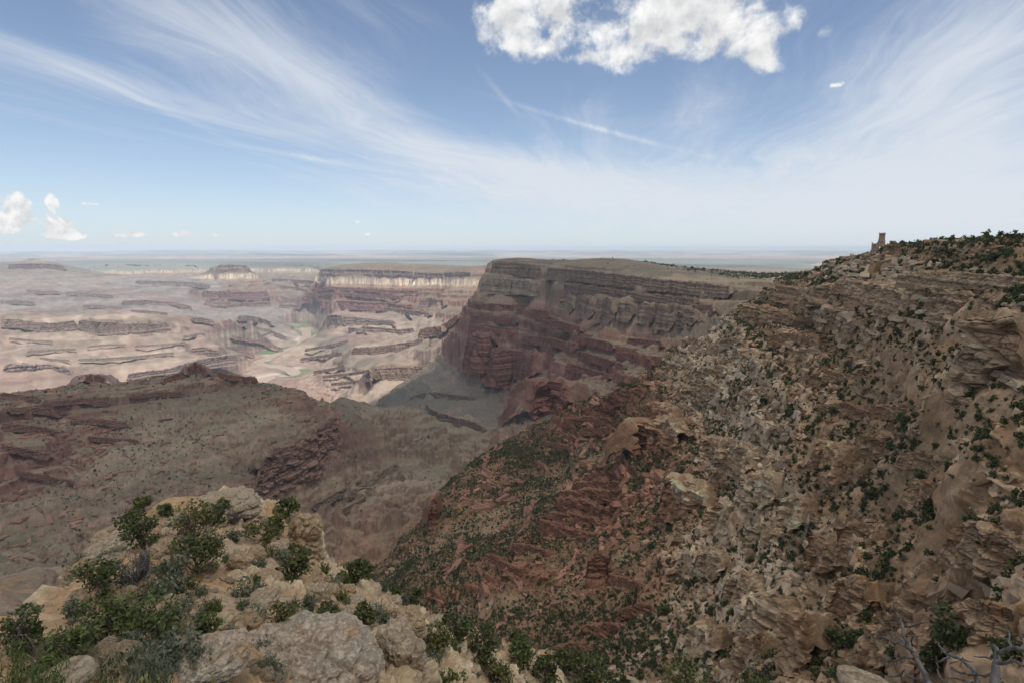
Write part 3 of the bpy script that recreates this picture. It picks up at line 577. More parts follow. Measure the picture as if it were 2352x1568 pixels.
gcl = (np.array((.25, .19, .135), np.float32) * (1 - lowz) * (1 - farg0) + np.array((.15, .108, .088), np.float32) * np.maximum(lowz, farg0)) * (.42 + 1.16 * bnd)[..., None]
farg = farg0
gsl = (np.array((.245, .198, .138), np.float32) * (1 - lowz) * (1 - farg) + np.array((.245, .21, .185), np.float32) * (1 - lowz) * farg + (np.array((.30, .228, .175), np.float32) * (1 - ss(8500, 11000, RR)[..., None]) + np.array((.235, .20, .185), np.float32) * ss(8500, 11000, RR)[..., None]) * lowz) * (1 + .2 * rilm * (ss(-.1, .35, np.abs(ril) - .2) - .4))[..., None] * (.55 + .9 * (.6 * bands(zw + 500, 30.0) + .4 * bands(zw + 900, 12.0)))[..., None]  # distant slopes turn mauve grey: haze put into their colour
tape = (ss(-935, -955, zw) * ss(-1030, -1005, zw))[..., None]
tape = tape * (1 - farg0); gcl = gcl * (1 - tape) + cliffc * tape
gy_ = GRAYF[..., None]
nzb = np.ones_like(Z); fk = slice(int(np.searchsorted(ll, math.log(4200))), int(np.searchsorted(ll, math.log(15000))))
Zb_ = Z[fk].astype(float)
for ax in (0, 1):
    for _ in range(2): Zb_ = (np.roll(Zb_, 1, ax) + Zb_ + np.roll(Zb_, -1, ax)) / 3
nzb[fk] = 1 / np.sqrt(1 + (np.gradient(Zb_, axis=0) / np.gradient(RR[fk], axis=0)) ** 2 + (np.gradient(Zb_, axis=1) / (RR[fk] * np.gradient(aa)[None])) ** 2)
steep = np.where(farg0[..., 0] * gy_[..., 0] > .4, ss(.84, .70, nzb), steep)
cliffc = cliffc * (1 - gy_) + gcl * gy_; slopec = slopec * (1 - gy_) + gsl * gy_
# the near slope below the rim is strewn with its own rubble
steep = np.clip(steep + .25 * CR * ss(.9, .7, NZc), 0, 1)
veg = ss(-.1, .5, pn(GX / 260, GY / 260, 36) + .6 * pn(GX / 60, GY / 60, 37)) * ss(-1000, -700, zs)
slopec = slopec * (1 - .38 * veg[..., None]) + np.array((.15, .15, .10), np.float32) * (.38 * veg[..., None])
oran = ss(.15, .5, pn(GX / 55, GY / 55, 38)) * (RR < 900)
q3 = int(np.searchsorted(ll, math.log(2300))); t3 = pn3(GX[:q3] / 18, GY[:q3] / 18, Z[:q3].astype(float) / 9, 43); o3 = pn3(GX[:q3] / 50, GY[:q3] / 50, Z[:q3].astype(float) / 25, 38); oran[:q3] = ss(.12, .4, o3) * (RR[:q3] < 1100)
tn3 = np.zeros_like(Z); tn3[:q3] = t3
slopec = slopec * (1 - .4 * oran[..., None]) + np.array((.36, .22, .11), np.float32) * (.4 * oran[..., None])
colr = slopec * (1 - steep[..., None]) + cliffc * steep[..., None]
# near slope: pale broken rock against orange brown soil
nearf = ss(1700, 900, RR) * (REG != RIDGE)
pat = np.zeros_like(Z); gq = (GX[:nq0], GY[:nq0], Z[:nq0].astype(float))
pat[:nq0] = 1.1 * pn3(gq[0] / 11, gq[1] / 11, gq[2] / 6, 501) + .8 * pn3(gq[0] / 4.3, gq[1] / 4.3, gq[2] / 2.6, 502) + .8 * pn3(gq[0] / 28, gq[1] / 28, gq[2] / 14, 503)
pat = pat + .5 * pn(GX / 90, GY / 90, 504)
rm = np.clip(ss(.0, .45, pat + .9 * (CR - .35)) * .85 + .55 * steep * ss(-.6, .2, pat), 0, 1)
soiln = ramp(ST, zw) * np.array((.80, .72, .66), np.float32) * (1 + .3 * pn(GX / 7, GY / 7, 505))[..., None]
rockn = ramp(CT, zw) * (1.12 + .9 * (bands(zw, 3.2) - .5) + .5 * (bands(zw, 11) - .5))[..., None]
rockn = rockn * (1 - .35 * ss(.1, .5, pn(GX / 16, GY / 16, 506)))[..., None] + np.array((.27, .16, .10), np.float32) * (.35 * ss(.1, .5, pn(GX / 16, GY / 16, 506)))[..., None]
rm = np.clip(rm * (1 - .8 * CHU) * np.where(CHU > .5, .6, 1), 0, 1)
soiln = soiln * (1 - CHU[..., None] * .8) + np.array((.245, .19, .13), np.float32) * (1 + .25 * pn(GX / 9, GY / 9, 507))[..., None] * (CHU[..., None] * .8)
redc = np.array((.185, .098, .064), np.float32) * (.55 + .9 * bands(zw, 4.0))[..., None]
soiln = soiln * (1 - RED[..., None] * .85) + redc * (RED[..., None] * .85); rockn = rockn * (1 - RED[..., None] * .7) + redc * (RED[..., None] * .7) * 1.25
nc = (soiln * (1 - rm[..., None]) + rockn * rm[..., None]) * np.array((1.10, .985, .87), np.float32)
colr = colr * (1 - .85 * nearf[..., None]) + nc * (.85 * nearf[..., None])
# dark varnish streaks down the cliffs
vst = ss(900, 1500, RR) * ss(.1, .6, pn(GX / np.clip(RR * .004, 3, 60), GY / np.clip(RR * .004, 3, 60), 39)) * steep
colr *= (1 - .3 * vst * ss(5500, 4300, RR) * ss(-.1, .3, pn(GX / 40, zs / 25, 40)))[..., None]
tone = (.5 - .25 * ss(4000, 6000, RR)) * pn(GX / 700, GY / 700, 41) + .4 * pn(GX / 90, GY / 90, 42) * ss(500, 1500, RR) + .5 * tn3
colr *= np.clip(1 + .30 * tone, .5, 1.6)[..., None]
flu = pn(np.broadcast_to(aa[None] * 260.0, RR.shape), np.log(RR) * 8, 71) + .6 * pn(np.broadcast_to(aa[None] * 620.0, RR.shape), np.log(RR) * 14, 72)
fz_ = ss(2200, 5000, RR) * steep; colr *= np.clip(1 + .55 * fz_ * flu, .45, 1.7)[..., None]  # light and dark of vertical flutes painted into steep far faces
fsp = pn(GX / 210, GY / 210, 73) + .8 * pn(GX / 95, GY / 95, 74) + .7 * pn(GX / 48, GY / 48, 75)
colr *= np.clip(1 + .15 * ss(3500, 6000, RR) * fsp, .5, 1.6)[..., None]
pinkp = ss(.1, .5, pn(GX / 800, GY / 800, 76) + .5 * pn(GX / 260, GY / 260, 77)) * ss(4500, 6000, RR) * ss(13500, 12000, RR) * (1 - steep)
colr = colr * (1 - .32 * pinkp[..., None]) + np.array((.25, .135, .115), np.float32) * (.32 * pinkp[..., None])
# the far plateau: pale desert with darker scrub
pl = ss(13000, 17000, RR) * ss(-640, -560, Z) 
desert = np.array((.19, .205, .165), np.float32) * (1 + .25 * pn(GX / 5000, GY / 2500, 44))[..., None]
desert = desert * (1 - .5 * ss(0, .5, pn(GX / 9000, GY / 4000, 45)))[..., None]
colr = colr * (1 - pl[..., None]) + desert * pl[..., None]
# the wooded top of the wall
top = (REG == PLAT) * (RR < 9000) * ss(.8, .95, NZc)
colr = colr * (1 - .75 * top[..., None]) + np.array((.25, .235, .155), np.float32) * (1 + .5 * pn(GX / 160, GY / 160, 46))[..., None] * (.75 * top[..., None])
desat = ss(4500, 7000, RR)[..., None] * .0
# reeds and willows on the river banks, pale sand bars
bank = (Z < -1395) * ss(260, 110, RD + 140 * pn(GX / 260, GY / 260, 47)) * (RD > RIVW) * ss(.0, .3, pn(GX / 520, GY / 520, 48))
colr = colr * (1 - bank[..., None]) + np.array((.13, .17, .085), np.float32) * bank[..., None]
sand = ss(220, 80, RD) * ss(.1, .4, pn(GX / 300, GY / 300, 49)); sand = sand * (1 - bank)
colr = colr * (1 - sand[..., None]) + np.array((.5, .42, .33), np.float32) * sand[..., None]
colr = np.clip(colr, .01, .8)
print('colour', time.time() - T0)

# ------------------------------------------------------------------ solid relief of the near slopes: ledges, blocks, cracks (real displacement along the normal)
nq = int(np.searchsorted(ll, math.log(2300)))
sx, sy, sz = GX[:nq].astype(np.float64), GY[:nq].astype(np.float64), Z[:nq].astype(np.float64)
def blur(a, k):
    for ax in (0, 1):
        p = np.pad(a, [(k, k) if i == ax else (0, 0) for i in (0, 1)], mode='edge'); c = np.cumsum(p, axis=ax)
        a = (np.take(c, range(2 * k, c.shape[ax]), axis=ax) - np.concatenate([np.zeros_like(np.take(c, [0], axis=ax)), np.take(c, range(0, c.shape[ax] - 2 * k - 1), axis=ax)], axis=ax)) / (2 * k + 1)
    return a
szb = blur(sz, 4)
gl_ = np.gradient(szb, axis=0) / np.gradient(RR[:nq], axis=0); ga_ = np.gradient(szb, axis=1) / (RR[:nq] * np.gradient(aa)[None])
sa, ca = np.sin(aa)[None], np.cos(aa)[None]
hx = -(gl_ * sa + ga_ * ca); hy = -(gl_ * ca - ga_ * sa); hn = np.sqrt(hx ** 2 + hy ** 2 + 1)
n3 = np.stack([hx / hn, hy / hn, .55 / hn], -1); n3 /= np.linalg.norm(n3, axis=-1)[..., None]
sr = R32[:nq]; stp_ = ss(.93, .7, NZc[:nq]); cr_ = CR[:nq]
wx = 5 * pn3(sx / 16, sy / 16, sz / 10, 201); wy = 5 * pn3(sx / 16, sy / 16, sz / 10, 202); wz = 3 * pn3(sx / 16, sy / 16, sz / 10, 203)
disp = np.zeros_like(sr); tint = np.zeros_like(sr)
msk = np.clip(.22 + cr_ * 1.0, 0, 1.1) * (.35 + .65 * stp_)
for lam, am, vz, sd in ((46, 11.0, 2.2, 216), (17, 6.0, 1.8, 217), (7, 2.6, 1.2, 218)):
    f = pn3((sx + wx) / lam, (sy + wy) / lam, (sz + wz) / (lam * vz), sd); f = f * 3.0; fl = np.floor(f); fr = f - fl
    lod = ss(.0022 * sr, .006 * sr, np.full_like(sr, lam))
    disp += lod * msk * am * ((fl + ss(.1, .9, ss(.15, .85, fr))) / 3.0)
    tint += lod * .10 * np.sin(fl * 2.3) * np.clip(.4 + cr_, 0, 1)
for lam, am, sd in ((5.5, 1.0, 213), (2.4, .5, 214), (1.1, .25, 215)):
    lod = ss(.0022 * sr, .006 * sr, np.full_like(sr, lam))
    if lod.max() < .01: continue
    v, d1, d2 = cells3((sx + wx) / lam, (sy + wy) / lam, (sz + wz) / (lam * .7), sd)
    edge_ = ss(0, .3, d2 - d1)
    disp += lod * msk * am * ((v - .5) * edge_ - .5 * (1 - edge_))
    tint += lod * (v - .5) * .4 * np.clip(.4 + cr_, 0, 1)
for lam, am in ((24, 2.2), (9, 1.0), (3.5, .5), (1.4, .25)):
    lod = ss(.002 * sr, .005 * sr, np.full_like(sr, lam))
    if lod.max() > .01: disp += lod * am * pn3(sx / lam, sy / lam, sz / (lam * .6), int(lam * 7)) * (.5 + .6 * stp_) * np.clip(ROUGH[:nq], .4, 1.2)
bz = szb + 2.5 * pn(sx / 70, sy / 70, 221)
for per, am in ((9.0, 3.4), (3.4, 1.7), (1.5, .7)):
    disp += am * (bands(bz + per * 31, per) - .5) * stp_ * ss(.002 * sr, .006 * sr, np.full_like(sr, per)) * np.clip(TER[:nq] * 1.4, .4, 1)
fade = ss(2290, 1800, sr) * ss(58, 70, sr)
disp = disp * fade
GX[:nq] += n3[..., 0] * disp; GY[:nq] += n3[..., 1] * disp; Z[:nq] += (n3[..., 2] * disp).astype(np.float32)
colr[:nq] *= (1 + tint * fade)[..., None]
print('relief', time.time() - T0)

# ------------------------------------------------------------------ land meshes, one per landform
nr_, na_ = Z.shape
idx = np.arange(nr_ * na_, dtype=np.int64).reshape(nr_, na_)
quad = np.stack([idx[:-1, :-1], idx[:-1, 1:], idx[1:, 1:], idx[1:, :-1]], -1).reshape(-1, 4)
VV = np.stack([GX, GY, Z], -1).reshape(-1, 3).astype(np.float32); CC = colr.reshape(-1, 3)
freg = REG[:-1, :-1].reshape(-1)
for k, nm in enumerate(RNAMES):
    q = quad[freg == k]
    if not len(q): continue
    used, inv = np.unique(q, return_inverse=True)
    me = np_mesh(nm, VV[used], inv.reshape(-1, 4), CC[used], False)
    tag(link(nm, me, M_ground), kind='structure')
# ------------------------------------------------------------------ bedded cliffs and crags standing out of the near slopes
TELc = np.maximum.accumulate(Z / RR, axis=0)
def land_R(c, r):
    a, t = ray(c, r); j = int(np.clip(np.searchsorted(aa, a), 1, NA - 1)); ok = TELc[:, j] >= t
    return float(RR[int(np.argmax(ok)), j]) if ok.any() else float(RR[np.argmax(TELc[:, j]), j])
CLN = [0]
def cliff(top, hpx, jag=0.0, R=None, red=0.0, out=0.0, pale=1.0, joint=1.0, tone=None, keep=False):
    """top: photo pixels along the upper edge; hpx: height of the face there; a real wall of rock with bedding, joints and a cap"""
    CLN[0] += 1; sd_ = 900 + CLN[0] * 7
    if not isinstance(hpx, (list, tuple)): hpx = [hpx] * len(top)
    P = []; Ra = R if R else [land_R(c, r + hpx[k]) for k, (c, r) in enumerate(top)]
    if not R and not keep: md = float(np.median(Ra)); Ra = [min(max(q, md * .93), md * 1.07) for q in Ra]
    capc = []
    for c, r in top:
        a_, t_ = ray(c, r - 3); j_ = int(np.clip(np.searchsorted(aa, a_), 1, NA - 1)); k_ = int(np.argmax(TELc[:, j_] >= t_)); capc.append(colr[k_, j_])
    capc = np.clip(np.mean(capc, 0), .05, .4)
    for k, (c, r) in enumerate(top):
        Rb = Ra[k]
        Rb = Rb - out * Rb / 300 - (85 if Rb > 4300 else 14 if Rb > 1400 else 0)
        t_ = at(c, r, R=Rb); b_ = at(c, r + hpx[k], R=Rb); P.append((t_.x, t_.y, t_.z, b_.z))
    P = np.array(P); seg = np.r_[0, np.cumsum(np.hypot(np.diff(P[:, 0]), np.diff(P[:, 1])))]; Lw = seg[-1]; H0 = (P[:, 2] - P[:, 3]).max()
    Rm = float(np.hypot(P[:, 0], P[:, 1]).mean()); st_ = Rm * .0011
    ns = int(np.clip(Lw / st_, 20, 420)); nz_ = int(np.clip(H0 * 1.35 / st_, 14, 200))
    sv = np.linspace(0, Lw, ns); base = np.stack([np.interp(sv, seg, P[:, k]) for k in range(4)], -1)
    tx = np.gradient(base[:, 0]); ty = np.gradient(base[:, 1]); tn = np.hypot(tx, ty) + 1e-9; nxn, nyn = ty / tn, -tx / tn
    flip = np.sign(-(nxn * base[:, 0] + nyn * base[:, 1])); nxn, nyn = nxn * flip, nyn * flip
    topz = base[:, 2] + jag * H0 * (.5 * pn(sv / (H0 * .5), sv * 0 + sd_, 1) + .35 * (cells(sv / (H0 * .35), sv * 0 + sd_, 2)[0] - .5)); endf = np.minimum(ss(0, min(H0 * .4, Lw * .12), sv), ss(0, min(H0 * .4, Lw * .12), Lw - sv))
    topz = base[:, 3] + (topz - base[:, 3]) * (.25 + .75 * endf)
    v_ = np.linspace(-.35, 1, nz_)                       # below the foot .. top edge
    Zw_ = base[:, 3][:, None] + (topz - base[:, 3])[:, None] * v_[None]; Sg = sv[:, None] * np.ones((1, nz_))
    u1 = H0 * .16
    fl = Zw_ + .12 * H0 * pn(Sg / (H0 * 2), Zw_ * 0 + sd_, 3)
    tallj = Rm > 2000
    c1_, d1, d2 = cells(Sg / (H0 * .42 if tallj else u1 * 2.4 * joint), fl / (H0 * 1.5 if tallj else u1 * 1.1), sd_); c2_, e1, e2 = cells(Sg / (H0 * .16 if tallj else u1 * .9), fl / (H0 * .7 if tallj else u1 * .42), sd_ + 1)
    o_ = H0 * (.17 * (c1_ - .5) - .07 * (1 - ss(0, .14, d2 - d1)) + .06 * (c2_ - .5) - .025 * (1 - ss(0, .14, e2 - e1)))
    o_ += H0 * .10 * (bands((fl + 500).astype(np.float32), H0 * .13) - .5) + H0 * .05 * (bands((fl + 900).astype(np.float32), H0 * .045) - .5)
    o_ += H0 * .35 * pn(Sg / (H0 * 1.6), Zw_ * 0 + sd_ * .3, 5) + H0 * jag * .55 * pn(Sg / (H0 * .55), fl / (H0 * 1.8), 6)
    o_ += H0 * .10 * (1 - v_[None]) ** 2
    X = base[:, 0][:, None] + nxn[:, None] * o_; Y = base[:, 1][:, None] + nyn[:, None] * o_
    # cap running back into the slope
    nb_ = 14; bk = np.linspace(.05, 1.0, nb_) * H0 * .95
    Xc = X[:, -1:] - nxn[:, None] * bk[None]; Yc = Y[:, -1:] - nyn[:, None] * bk[None]
    g1_, _, _ = cells(Sg[:, :1] / (u1 * 1.3) + 0 * bk[None], bk[None] / (u1 * 1.3) + 0 * Sg[:, :1], sd_ + 5)
    Zc = Zw_[:, -1:] + .06 * H0 * pn(Xc / (H0 * .09), Yc / (H0 * .09), sd_ + 8) + .13 * H0 * (g1_ - .5) + .12 * H0 * pn(Xc / (H0 * .3), Yc / (H0 * .3), sd_) - 1.1 * np.clip(bk[None] - H0 * .38, 0, None)
    Xa, Ya, Za = np.c_[X, Xc], np.c_[Y, Yc], np.c_[Zw_, Zc]
    n0, n1 = Xa.shape; ii_ = np.arange(n0 * n1).reshape(n0, n1); q_ = np.stack([ii_[:-1, :-1], ii_[1:, :-1], ii_[1:, 1:], ii_[:-1, 1:]], -1).reshape(-1, 4)
    zc_ = np.c_[fl, np.repeat(fl[:, -1:], nb_, 1)].astype(np.float32)
    colamp = .55 if tallj and tone is not None else 1.0
    colk = (ramp(CT, Za) if tone is None else np.zeros(Za.shape + (3,)) + np.array(tone)) * (.95 + colamp * (.75 * (bands(zc_ + 300, H0 * .11) - .5) + .55 * (bands(zc_ + 700, H0 * .04) - .5) + .35 * np.c_[c1_ - .5, np.zeros((n0, nb_))] + .25 * np.c_[c2_ - .5, np.zeros((n0, nb_))]))[..., None] * pale
    st2 = (0 if tone is not None else 1) * ss(.05, .5, pn(Xa / (H0 * .3), Za / (H0 * .8), sd_ + 3)); colk = colk * (1 - .45 * st2[..., None]) + np.array((.23, .13, .075), np.float32) * (.45 * st2[..., None])
    if tone is None: colk = colk * np.array((1.07, .985, .89))
    if red: colk = colk * (1 - red) + np.array((.195, .098, .066), np.float32) * (.55 + .9 * bands(zc_ + 300, H0 * .2))[..., None] * red
    soilc = capc * (1 + .5 * (np.c_[np.zeros((n0, nz_)), g1_] - .5))[..., None]
    soilc = soilc * (1 + .35 * pn(Xa / (H0 * .12), Ya / (H0 * .12), sd_ + 9) + .25 * pn(Xa / (H0 * .04), Ya / (H0 * .04), sd_ + 10))[..., None]
    capm = np.zeros((n0, n1)); capm[:, nz_ + 1:] = .45 if Rm < 1300 else .9; colk = colk * (1 - capm[..., None]) + soilc * capm[..., None]
    tag(link('cliff', np_mesh('cliff', np.stack([Xa, Ya, Za], -1).reshape(-1, 3), q_, np.clip(colk, .02, .5).reshape(-1, 3)), M_ground), kind='structure')
# the stepped buff walls under the rim at the right
cliff([(2060, 630), (2120, 624), (2181, 627), (2240, 630), (2300, 634), (2370, 640)], [24, 27, 28, 26, 28, 28], .12, [415, 385, 355, 335, 320, 305])
cliff([(1850, 672), (1890, 655), (1944, 647), (2000, 651), (2059, 653), (2110, 656), (2180, 662)], [28, 36, 46, 50, 58, 70, 60], .14, [820, 740, 660, 570, 480, 425, 370])
cliff([(2150, 676), (2200, 676), (2257, 684), (2310, 690), (2375, 698)], [60, 62, 40, 36, 36], .14, [330, 312, 296, 284, 272])
cliff([(2176, 764), (2215, 736), (2254, 727), (2310, 729), (2380, 728)], [96, 132, 152, 158, 166], .10, [268, 258, 248, 240, 232])
cliff([(1760, 662), (1800, 655), (1850, 672)], [24, 30, 28], .2); cliff([(1700, 706), (1745, 700), (1800, 716)], [24, 28, 24], .2)
# pale crags of the lower slope
for top, h_, pl in (([(1452, 984), (1466, 972), (1505, 964), (1548, 986), (1570, 1000)], 70, 1.15), ([(1480, 930), (1510, 926), (1550, 940)], 36, 1.1), ([(1515, 1098), (1535, 1088), (1580, 1108), (1625, 1136)], 74, 1.2), ([(1640, 1036), (1685, 1024), (1730, 1030)], 62, 1.0), ([(1850, 1030), (1885, 1014), (1925, 1020), (1960, 1042)], 62, 1.2),
                    ([(1915, 1222), (1945, 1206), (2015, 1220)], 70, 1.1), ([(1845, 1244), (1880, 1234), (1925, 1246)], 56, 1.0), ([(1728, 1380), (1750, 1368), (1778, 1376)], 80, 1.0), ([(1890, 1352), (1935, 1332), (1990, 1332)], 74, 1.05), ([(1805, 1420), (1835, 1408), (1866, 1414)], 108, 1.05), ([(2066, 1376), (2110, 1366), (2180, 1386)], 78, .95),
                    ([(2180, 1196), (2240, 1206), (2300, 1232), (2365, 1252)], 72, .95), ([(2090, 1098), (2150, 1112), (2240, 1154)], 42, 1.05), ([(1968, 1000), (2040, 994), (2120, 1012)], 46, .85), ([(1612, 1166), (1650, 1160), (1680, 1174)], 50, 1.1), ([(1700, 1090), (1740, 1082), (1790, 1096)], 56, 1.05), ([(1780, 1150), (1815, 1140), (1850, 1152)], 60, 1.1),
                    ([(1600, 1010), (1628, 1002), (1650, 1012)], 44, 1.0), ([(1590, 1270), (1625, 1260), (1660, 1274)], 50, 1.1), ([(1700, 1220), (1735, 1210), (1775, 1224)], 52, 1.05), ([(1660, 1330), (1700, 1318), (1740, 1336)], 60, 1.05), ([(1580, 1440), (1620, 1428), (1660, 1444)], 66, 1.05), ([(1690, 1470), (1730, 1456), (1775, 1470)], 70, 1.0), ([(1980, 1440), (2030, 1424), (2080, 1440)], 84, .95), ([(2200, 1400), (2260, 1380), (2330, 1396)], 90, .9)):
    cliff(top, h_, .42, None, 0.0, 2.0, pl, .6)
for top, h_ in (([(1560, 900), (1600, 884), (1650, 880)], 28), ([(1600, 850), (1640, 838), (1690, 846)], 24), ([(1700, 900), (1750, 890), (1800, 902)], 26), ([(1850, 860), (1910, 850), (1960, 862)], 22), ([(1880, 930), (1940, 924), (2000, 940)], 24), ([(1620, 790), (1680, 776), (1730, 784)], 24), ([(1760, 770), (1820, 764), (1880, 774)], 22), ([(2010, 930), (2080, 926), (2150, 946)], 26), ([(2060, 1040), (2120, 1036), (2190, 1056)], 30), ([(1740, 730), (1800, 722), (1860, 736)], 22), ([(1760, 980), (1800, 972), (1850, 984)], 30)):
    cliff(top, h_, .25, None, .15, 1.0, .9)
# the red ledges that run down to the left
for top, h_, rd in (([(1335, 1090), (1400, 1084), (1492, 1082)], 16, .8), ([(1311, 1108), (1370, 1104), (1455, 1107)], 16, .85), ([(1284, 1127), (1360, 1124), (1475, 1131)], 20, .9), ([(1270, 1143), (1310, 1142), (1356, 1155), (1420, 1176)], 30, .9), ([(1253, 1175), (1321, 1179), (1400, 1203)], 24, .9), ([(1236, 1189), (1304, 1213), (1373, 1230)], 20, .9), ([(1174, 1247), (1215, 1252), (1258, 1265)], 13, .9), ([(1123, 1268), (1168, 1298), (1200, 1306)], 14, .9), ([(1060, 1280), (1100, 1312)], 10, .8),
                    ([(1345, 1290), (1365, 1272), (1400, 1280)], 52, .55), ([(1395, 1318), (1440, 1330), (1480, 1340)], 18, .5), ([(1385, 912), (1430, 896), (1475, 890)], 26, .75), ([(1330, 938), (1390, 926), (1460, 922)], 22, .75), ([(1290, 960), (1350, 956), (1420, 960)], 16, .75), ([(1330, 985), (1400, 980), (1450, 990)], 12, .8), ([(1240, 1010), (1300, 1022), (1340, 1030)], 9, .6), ([(1330, 1440), (1390, 1430), (1450, 1440)], 26, .9), ([(1260, 1490), (1310, 1478), (1350, 1486)], 22, .9), ([(1420, 1400), (1470, 1386), (1500, 1390)], 18, .9), ([(980, 1176), (992, 1142), (1006, 1140)], [44, 62, 56], .55)):
    cliff(top, h_, .18, None, rd, .6, 1.0)
# the red cliff of the left ridge, ledges of the valley, cliffs of the great wall
cliff([(576, 1092), (600, 1068), (640, 1042), (700, 1003), (750, 970), (774, 952)], [50, 62, 68, 66, 52, 44], .10, None, .0, 0, 1.0, .7, (.19, .118, .088), True)
cliff([(800, 1132), (850, 1103), (880, 1081), (914, 1062)], 13, .15, None, 0, 0, 1, 1, (.19, .14, .105), True); cliff([(720, 1158), (770, 1134), (830, 1098)], 12, .15, None, 0, 0, 1, 1, (.17, .125, .09), True); cliff([(760, 1176), (800, 1162), (840, 1138)], 9, .15, None, 0, 0, 1, 1, (.17, .125, .09), True)
cliff([(978, 926), (990, 938), (1010, 950), (1050, 961), (1090, 969), (1112, 984)], [8, 13, 15, 14, 12, 6], .06, None, 0, 0, 1, .6, (.16, .122, .10), True); cliff([(940, 912), (970, 902), (1000, 900), (1040, 906), (1090, 912)], [6, 10, 11, 9, 5], .06, None, 0, 0, 1, .6, (.17, .13, .105), True)
RW = (.185, .085, .065)
cliff([(1062, 768), (1080, 769), (1100, 774), (1138, 787)], [62, 62, 60, 50], .06, None, 0, 0, 1, .7, RW, True); cliff([(1114, 808), (1140, 803), (1180, 806), (1226, 818)], [56, 60, 64, 54], .06, None, 0, 0, 1, .7, RW, True); cliff([(1224, 876), (1240, 874), (1270, 882), (1300, 896)], [88, 82, 66, 44], .08, None, 0, 0, 1, .7, RW)
for top, h_ in (([(1186, 708), (1231, 712), (1262, 716)], 16), ([(1243, 734), (1290, 740), (1333, 751)], 14), ([(1330, 772), (1370, 780), (1410, 790)], 13), ([(1414, 808), (1450, 812), (1500, 826)], 18), ([(1090, 700), (1130, 698), (1180, 702)], 12), ([(1080, 724), (1130, 726), (1190, 732)], 12), ([(1075, 744), (1120, 748), (1180, 756)], 12), ([(1200, 770), (1260, 776), (1320, 790)], 14), ([(1330, 806), (1380, 820), (1430, 836)], 13), ([(1440, 776), (1480, 780), (1520, 784)], 13), ([(1300, 832), (1350, 846), (1400, 860)], 12)):
    cliff(top, h_, .10, None, 0, 0, 1, .8, (.19, .09, .07), True)
cliff([(1126, 601), (1150, 600), (1190, 604), (1240, 612)], 21, .08, None, 0, 0, 1, .6, (.25, .18, .13), True); cliff([(1100, 648), (1130, 640), (1180, 642), (1236, 646)], 26, .15, None, 0, 0, 1, .6, (.32, .25, .18), True)
cliff([(1260, 617), (1330, 621), (1400, 629), (1500, 641), (1600, 651), (1680, 660)], 20, .12, None, 0, 0, 1, .6, (.21, .15, .11), True); cliff([(1262, 648), (1330, 655), (1420, 668), (1520, 680), (1600, 686)], 15, .12, None, 0, 0, 1, .6, (.20, .135, .10), True); cliff([(1500, 700), (1560, 704), (1640, 700)], 20, .15, None, 0, 0, 1, .6, (.20, .13, .095), True)
for k in range(7): cliff([(1280 + 46 * k, 680 + 5 * k), (1296 + 46 * k, 676 + 5 * k), (1316 + 46 * k, 682 + 5 * k)], 34 + 4 * (k % 3), .25, None, 0, 0, 1, .5, (.25, .185, .135), True)
# faces of the sunlit mesas
TD = (.215, .16, .128)
cliff([(856, 843), (880, 844), (920, 843), (965, 841), (1005, 835), (1035, 827)], 20, .06, [4785, 4775, 4785, 4765, 4690, 4490], 0, 0, 1, .5, TD); cliff([(806, 799), (835, 798), (880, 794), (930, 787), (975, 776)], [14, 16, 15, 12, 10], .06, [5935, 5915, 5935, 5885, 5735], 0, 0, 1, .5, TD)
cliff([(748, 725), (756, 724), (770, 724), (786, 727)], [30, 30, 26, 20], .08, [8690, 8680, 8640, 8620], 0, 0, 1, .5, (.15, .115, .10)); cliff([(786, 727), (810, 729), (860, 734), (905, 738)], [16, 14, 11, 9], .06, [8620, 8590, 8490, 8290], 0, 0, 1, .5, TD); cliff([(828, 749), (870, 753), (915, 758), (952, 753)], 12, .06, [7590, 7490, 7290, 7190], 0, 0, 1, .5, TD)
cliff([(840, 742), (870, 741), (905, 745)], 6, .06, None, 0, 0, 1, .5, TD, True); cliff([(960, 757), (985, 752), (1015, 750)], 16, .15, None, 0, 0, 1, .5, (.24, .15, .11), True); cliff([(1012, 748), (1030, 738), (1052, 722)], 14, .2, None, 0, 0, 1, .5, (.25, .14, .10), True)
cliff([(0, 732), (40, 734), (75, 740), (110, 743), (150, 739), (176, 736)], 15, .12, [7335, 7300, 7250, 7180, 7230, 7260], 0, 0, 1, .5, TD); cliff([(176, 736), (215, 738), (250, 740), (290, 743), (330, 743), (362, 744), (390, 740)], [14, 22, 23, 22, 22, 18, 12], .06, [7240, 7085, 7005, 7000, 7005, 7080, 7180], 0, 0, 1, .5, TD)
cliff([(0, 833), (60, 837), (120, 839), (168, 849)], [30, 30, 28, 18], .12, [6090, 6070, 6050, 5990], 0, 0, 1, .8, (.20, .155, .135)); cliff([(290, 859), (380, 848), (460, 825), (540, 813)], 18, .12, [6190, 6240, 6440, 6640], 0, 0, 1, .6, (.215, .165, .14)); cliff([(434, 802), (470, 798), (506, 807)], 15, .2, [6890, 6890, 6840], 0, 0, 1, .6, TD)
cliff([(440, 729), (465, 730), (490, 736)], 8, .2, None, 0, 0, 1, .6, TD, True); cliff([(545, 727), (565, 725), (592, 729), (620, 739)], 9, .2, None, 0, 0, 1, .6, (.2, .155, .13), True)
cliff([(310, 645), (370, 646), (430, 648), (480, 653)], 8, .1, [13230, 13180, 13130, 12930], 0, 0, 1, .6, (.215, .17, .145)); cliff([(18, 608), (70, 606), (130, 608), (148, 612)], 9, .1, None, 0, 0, 1, .6, (.18, .12, .10), True)
